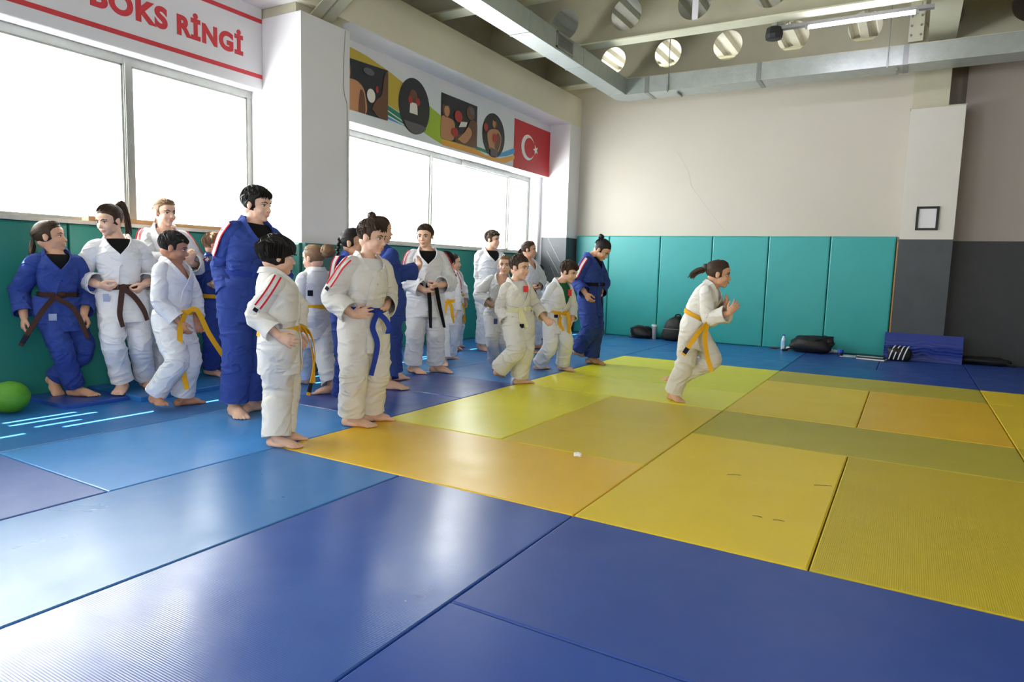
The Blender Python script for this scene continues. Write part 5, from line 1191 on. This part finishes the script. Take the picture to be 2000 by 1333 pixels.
for k in range(8):
    z = gz0+.02+(gz1-gz0-.04)*(k+.5)/8; rel(MB().box(-.828, -.814, gy0+.025, gy1-.025, z-.004, z+.004), du).build('slat', M_ALU, gr)
for xx in (-.16, 2.75, 5.4):
    o = rel(MB().tube([(xx, 7.48, dz0-.03), (xx, 7.48, 4.93)], .006, 6).box(xx-.012, xx+.012, 7.465, 7.49, dz0-.02, dz0+.08).box(xx+.10, xx+.12, 7.6, 7.85, dz0-.03, dz0-.006), du).build('hanger_rod', M_TAPE, du)

# ---- fluorescent lamp and other things under the ceiling
lp = empty('fluorescent_lamp', (2.4, 6.3, 4.10)); tag(lp, 'lit white fluorescent tube on a grey batten under the ceiling beams', 'lamp')
rel(MB().box(1.50, 3.22, 6.27, 6.35, 4.125, 4.165), lp).build('batten', mat('grey_batten', (.55, .55, .56), .5), lp)
rel(MB().tube([(1.93, 6.29, 4.10), (3.04, 6.29, 4.10)], .016, 12), lp).build('tube', mat('lamp_tube', (1, 1, 1), .4, emit=(.93, .92, 1.0), estr=13.0), lp)
for xx in (1.915, 3.055): rel(MB().box(xx-.016, xx+.016, 6.27, 6.31, 4.085, 4.13), lp).build('tube_holder', M_ALU, lp)
for xx in (1.7, 3.1): rel(MB().tube([(xx, 6.31, 4.16), (xx, 6.31, 4.215)], .006, 6), lp).build('hanger', M_ALU, lp)
a = on_axis(1512, 66, 1, 6.3)
dm = empty('ceiling_horn', tuple(a)); tag(dm, 'black rounded ceiling loudspeaker hanging next to the fluorescent tube', 'loudspeaker')
V, F = tube([(0, 0, .075), (0, 0, .06), (0, 0, -.02), (0, 0, -.065), (0, 0, -.072)], [.07, .095, .105, .095, .06], 10, False); mesh('housing', V, F, mat('dark_plastic', (.09, .09, .11), .5), dm)
MB().box(-.03, .03, -.03, .03, .07, .13).build('bracket', M_ALU, dm)
MB().box(-.004, .10, -.012, .012, .10, .125).build('mounting_arm', M_ALU, dm)
a = on_axis(1357, 38, 1, 5.6)
MB().box(a[0]-.035, a[0]+.035, 5.59, 5.61, a[2], 4.92).build('hanging_strap', mat('white_strap', (.88, .86, .90), .5), ceil)

# ---- along the window wall
V, F = slab(.76, 1.70, .04, .008); cm = mesh('crash_mat', V, F, B_MID, None, (-2.215, 1.09, 0.0)); tag(cm, 'thin blue exercise mat lying on the floor along the window wall', 'mat')
V, F = slab(.62, .46, .03, .008); cm2 = mesh('crash_mat', V, F, B_DEEP, None, (-2.285, .0, 0.0)); tag(cm2, 'short thin dark blue mat under the feet of the person leaning by the ball', 'mat')
pl1 = MB().box(-2.70, -2.60, .30, .86, 0, .042).build('wooden_board', M_WOOD, None, (0, 0, 1.402)); tag(pl1, 'short pale wooden board on the sill behind the person with brown belt', 'board')
pl2 = MB().box(-2.72, -2.62, .87, 1.62, 0, .034).build('wooden_board', M_WOOD, None, (0, 0, 1.402)); tag(pl2, 'longer pale wooden board on the sill, nearer the white pillar', 'board')
V, F = ball((0, 0, .112), (.122, .122, .112), 32, 20); bl = mesh('exercise_ball', V, F, mat('green_rubber', (.33, .58, .10), .55, var=(.27, .52, .08), vscale=30, bump=.3, bscale=160), None, (-2.17, -.50, 0), True); tag(bl, 'bright green rubber ball on the floor by the wall pad', 'ball')
M_LINE = mat('pale_line', (.55, .57, .57), .6)  # thin pale diagonal lines on the corner plinth
for (a, c) in (((1070, 466), (1093, 511)), ((1068, 491), (1091, 534)), ((1076, 522), (1084, 540))):
    q = [on_axis(*a, 1, 8.0145), on_axis(*c, 1, 8.0145)]; V, F = ribbon(q, (1, 0, 0), .007, .001); mesh('pale_line', V, F, M_LINE, wl)

# ---- back wall: picture frame, leaning mat, bags, bottles
a = on_axis(1791, 404, 1, 8.297); c = on_axis(1831, 450, 1, 8.297)
fr = empty('picture_frame', ((a[0]+c[0])/2, 8.297, c[2])); tag(fr, 'empty black picture frame hanging on the white pillar', 'picture frame')
w_, h_ = c[0]-a[0], a[2]-c[2]
MB().box(-w_/2, w_/2, -.018, 0, 0, .03).box(-w_/2, w_/2, -.018, 0, h_-.03, h_).box(-w_/2, -w_/2+.03, -.0175, 0, .001, h_-.001).box(w_/2-.03, w_/2, -.0175, 0, .001, h_-.001).build('frame', M_BLACK, fr)
MB().box(-w_/2+.02, w_/2-.02, -.004, 0, .02, h_-.02).build('paper', mat('paper', (.84, .83, .84), .6), fr)
nx, nz = 40, 30; V = []
nz1 = Noise(77, .18)
for j in range(nz):
    for i in range(nx):
        u, t = i/(nx-1), j/(nz-1); x = 2.985+u*.94; z = t*.372
        y = 8.17+.09*t+.012*math.exp(-((t-.38)/.22)**2)*math.sin(t*52+2.2*math.sin(u*9)+1.3*math.sin(u*21))
        V.append((x-3.45, y-8.2, z))
V, F = thick(V, grid_faces(nz, nx, False), nz, nx, .03, False, False)
lm_ = mesh('leaning_mat', V, F, mat('royal_blue_vinyl', (.12, .19, .50), .33, var=(.15, .23, .55), vscale=4), None, (3.45, 8.2, 0.0), True); tag(lm_, 'wrinkled royal blue mat leaning upright against the dark pillar', 'mat')

M_BAG = mat('black_nylon', (.055, .055, .06), .6, var=(.09, .09, .10), vscale=20, bump=.4, bscale=30, bdist=.01); M_BAG2 = mat('black_strap', (.03, .03, .035), .7)
def lump(r, seed, amp=.16, nu=30, nv=20, flat_=True):
    V, F = ball((0, 0, 0), 1., nu, nv); V = np.asarray(V); n1, n2 = Noise(seed, 1.1), Noise(seed+1, .5); k = 1+amp*n1(V)+amp*.5*np.exp(-(n2(V)/.2)**2)
    P = np.sign(V)*np.abs(V)**.75*k[:, None]*np.asarray(r); P[:, 2] = np.maximum(P[:, 2], -r[2]*.96); P[:, 2] -= P[:, 2].min(); return P, F
def at_floor(px, py, y=None):
    p = floor_at(px, py); 
    if y is not None: p = on_axis(px, py, 1, y); p[2] = 0
    return p
p = at_floor(1253, 661, 8.24); o = empty('sports_bag', (p[0], 8.23, 0)); tag(o, 'small black bag lying flat beside a grey tumbler at the green pads', 'bag')
V, F = lump((.185, .115, .105), 5); mesh('body', V, F, M_BAG, o, None, True); V, F = ribbon(spline([(-.16, -.10, .10), (-.1, -.13, .17), (.05, -.13, .19), (.14, -.10, .12)], 14), (0, 0, 1), .025, .006); mesh('handle', V, F, M_BAG2, o)
p = at_floor(1275, 661, 8.24); o = empty('tumbler', (p[0]+.035, 8.20, 0)); tag(o, 'pale grey steel tumbler standing between two black bags', 'tumbler')
V, F = tube([(0, 0, 0), (0, 0, .01), (0, 0, .20), (0, 0, .215)], [.030, .034, .041, .041], 20, False); mesh('cup', V, F, mat('grey_steel', (.66, .65, .67), .35, metal=.4), o, None, True); V, F = tube([(0, 0, .215), (0, 0, .235), (0, 0, .245)], [.043, .043, .036], 20, False); mesh('lid', V, F, mat('white_lid', (.85, .85, .85), .4), o)
MB().box(-.05, -.03, -.02, .02, .225, .25).build('spout', MATS['white_lid'], o)
p = at_floor(1308, 664, 8.22); o = empty('backpack', (p[0]+.03, 8.19, 0)); tag(o, 'black backpack slumped upright against the green wall pad', 'backpack')
V, F = lump((.20, .12, .20), 9, .09); V = V.copy(); V[:, 0] += V[:, 2]*.22; V[:, 1] += V[:, 2]*.12; V[:, 0] *= (1-.25*V[:, 2]/.4); mesh('body', V, F, M_BAG, o, None, True)
V, F = tube(spline([(.05, .0, .38), (.06, .0, .43), (.12, .0, .44), (.15, .02, .39)], 14), [.011]*14, 8); mesh('handle', V, F, M_BAG2, o)
V, F = lump((.14, .05, .11), 14, .08); V = V+np.array([.03, -.10, .03]); mesh('front_pocket', V, F, M_BAG, o, None, True); V, F = ribbon([(-.10, -.155, .205), (.16, -.15, .205)], (0, 0, 1), .006, .004); mesh('zip', V, F, M_ALU, o)
def bottle(px, y, h, label, cap, r=.033):
    p = at_floor(px, 680, y); p = on_axis(px, 682, 1, y); o = empty('water_bottle', (p[0], y, 0)); tag(o, label, 'bottle')
    V, F = tube([(0, 0, 0), (0, 0, .006), (0, 0, h*.62), (0, 0, h*.74), (0, 0, h*.86), (0, 0, h*.92)], [r*.8, r, r, r*.8, r*.42, r*.40], 18, False); mesh('bottle', V, F, mat('clear_plastic', (.80, .86, .92), .12, spec=.6), o, None, True)
    V, F = tube([(0, 0, h*.90), (0, 0, h)], [r*.48, r*.48], 14, False); mesh('cap', V, F, cap, o); V, F = tube([(0, 0, h*.30), (0, 0, h*.60)], [r*1.02, r*1.02], 18, False); mesh('label', V, F, mat('bottle_label', (.62, .80, .93), .4), o)
M_BLUEC = mat('blue_cap', (.10, .30, .72), .4)
bottle(1529, 8.25, .235, 'clear water bottle with blue cap standing beside the black duffel bag', M_BLUEC)
p = on_axis(1536, 681, 1, 8.20); V, F = lump((.035, .03, .03), 21, .2, 16, 10); o = mesh('crumpled_paper', V, F, mat('white_paper', (.88, .88, .90), .7), None, (p[0]+.03, 8.18, 0)); tag(o, 'small crumpled white paper next to the water bottle', 'paper')
p = on_axis(1585, 690, 1, 8.15); o = empty('duffel_bag', (p[0], 8.13, 0)); tag(o, 'limp black duffel bag lying in front of the green pads', 'bag')
V, F = lump((.28, .13, .125), 31, .15); mesh('body', V, F, M_BAG, o, None, True); V, F = tube(spline([(-.24, -.08, .06), (-.34, -.10, .03), (-.40, -.06, .014), (-.34, .0, .014)], 16), [.014]*16, 8); mesh('strap', V, F, M_BAG2, o)
V, F = ribbon(spline([(.02, -.13, .18), (.12, -.12, .235), (.22, -.06, .24), (.27, .0, .15)], 16), (0, 1, 0), .03, .006); mesh('handle', V, F, M_BAG2, o)
V, F = lump((.07, .06, .05), 33, .25); V = V+np.array([.21, -.03, .17]); mesh('pocket', V, F, M_BAG, o, None, True)
for (px, py, w_, lab, c_) in ((1237, 657, .16, 'dark thin case lying left of the small black bag', (.25, .16, .12)), (1512, 678, .12, 'dark red pen case on the mat left of the water bottle', (.35, .10, .08))):
    p = on_axis(px, py, 1, 8.26); V, F = tube([(-w_/2, 0, .012), (-w_/2+.02, 0, .012), (w_/2-.02, 0, .012), (w_/2, 0, .012)], [.006, .012, .012, .008], 8, False); o = mesh('pen_case', V, F, mat('case_%d' % px, c_, .5), None, (p[0], 8.24, 0)); tag(o, lab, 'case')
p = floor_at(1627, 691); o = empty('plastic_cup', (p[0], p[1], 0)); tag(o, 'clear plastic cup lying beside the duffel bag', 'cup')
V, F = tube([(-.05, 0, .034), (.05, 0, .034)], [.033, .026], 16, False); mesh('cup', V, F, MATS['clear_plastic'], o, None, True); V, F = tube([(.05, 0, .034), (.058, 0, .034)], [.024, .022], 14, False); mesh('base', V, F, MATS['bottle_label'], o)
p = floor_at(1641, 696); o = empty('jar', (p[0], p[1], 0)); tag(o, 'small dark jar with bright blue lid on the blue mat', 'jar')
V, F = tube([(0, 0, 0), (0, 0, .055)], [.035, .037], 16, False); mesh('jar', V, F, mat('dark_glass', (.10, .12, .22), .2), o, None, True); V, F = tube([(0, 0, .055), (0, 0, .095)], [.040, .040], 16, False); mesh('lid', V, F, M_BLUEC, o)
def book(c, w_, d, t, rot, z, m, label, name='notebook', pages=True):
    o = empty(name, (c[0], c[1], z), math.radians(rot)); tag(o, label, 'notebook')
    MB().box(-w_/2, w_/2, -d/2, d/2, t*.8, t).box(-w_/2, w_/2, -d/2, d/2, 0, t*.2).box(-w_/2, -w_/2+.006, -d/2, d/2, t*.2, t*.8).build('cover', m, o)
    MB().box(-w_/2+.006, w_/2-.006, -d/2+.004, d/2-.004, t*.2, t*.8).build('pages', MATS['white_paper'], o)
c = floor_at(1664, 697); book((c[0]-.04, c[1]), .26, .20, .010, 12, 0, MATS['white_paper'], 'open white papers on the mat beside the blue-lidded jar', 'paper_sheet')
c = floor_at(1702, 703); book(c, .36, .24, .030, -8, 0, mat('teal_cover', (.07, .22, .22), .5), 'dark teal notebook lying on the blue mat')
c = floor_at(1700, 701); book((c[0]+.0, c[1]-.01), .34, .23, .018, -4, .030, mat('dark_cover', (.06, .08, .09), .45), 'dark folder stacked on the teal notebook')
p = floor_at(1727, 705); o = empty('striped_pouch', (p[0]+.17, p[1]+.19, 0)); tag(o, 'black pouch with white stripes lying against the leaning mat', 'pouch')
V, F = lump((.15, .10, .10), 41, .12); mesh('body', V, F, M_BAG, o, None, True)
for k in range(4):
    x = -.10+.055*k; q = spline([(x-.02, -.105, .02), (x, -.115, .10), (x+.03, -.06, .185), (x+.05, .02, .205)], 14); V, F = ribbon(q, (1, 0, 0), .014, .006); mesh('stripe', V, F, M_STRIPE_W, o)
p = on_axis(1920, 712, 1, 8.45); o = empty('flat_bag', (p[0], 8.42, 0)); tag(o, 'flat black bag on the floor against the dark wall at the right', 'bag')
V, F = lump((.30, .11, .055), 51, .12); mesh('body', V, F, M_BAG, o, None, True); V, F = tube(spline([(.22, -.06, .05), (.33, -.08, .02), (.36, -.02, .012)], 10), [.012]*10, 8); mesh('strap', V, F, M_BAG2, o); V, F = ball((-.03, -.11, .07), (.012, .006, .008), 8, 6); mesh('badge', V, F, M_ALU, o)
# crumpled tissue and scuffs on the yellow mats
p = floor_at(1128, 892); V, F = lump((.022, .016, .012), 61, .4, 14, 10); o = mesh('tissue', V, F, MATS['white_paper'], None, (p[0], p[1], 0)); tag(o, 'tiny crumpled white tissue on the orange-yellow mat', 'tissue')
M_SC = mat('scuff', (.36, .32, .14), .7)
for (a, c) in (((1420, 927), (1447, 929)), ((1470, 1008), (1488, 1011)), ((1510, 1016), (1532, 1019)), ((1590, 948), (1625, 950))):
    V, F = ribbon(spline([floor_at(*a)+(0, 0, .0006), (floor_at(*a)+floor_at(*c))/2+(0, .006, .0006), floor_at(*c)+(0, 0, .0006)], 8), (0, 1, 0), .006, .0006); mesh('scuff_mark', V, F, M_SC, floor)
for s_ in PEOPLE: person(s_)
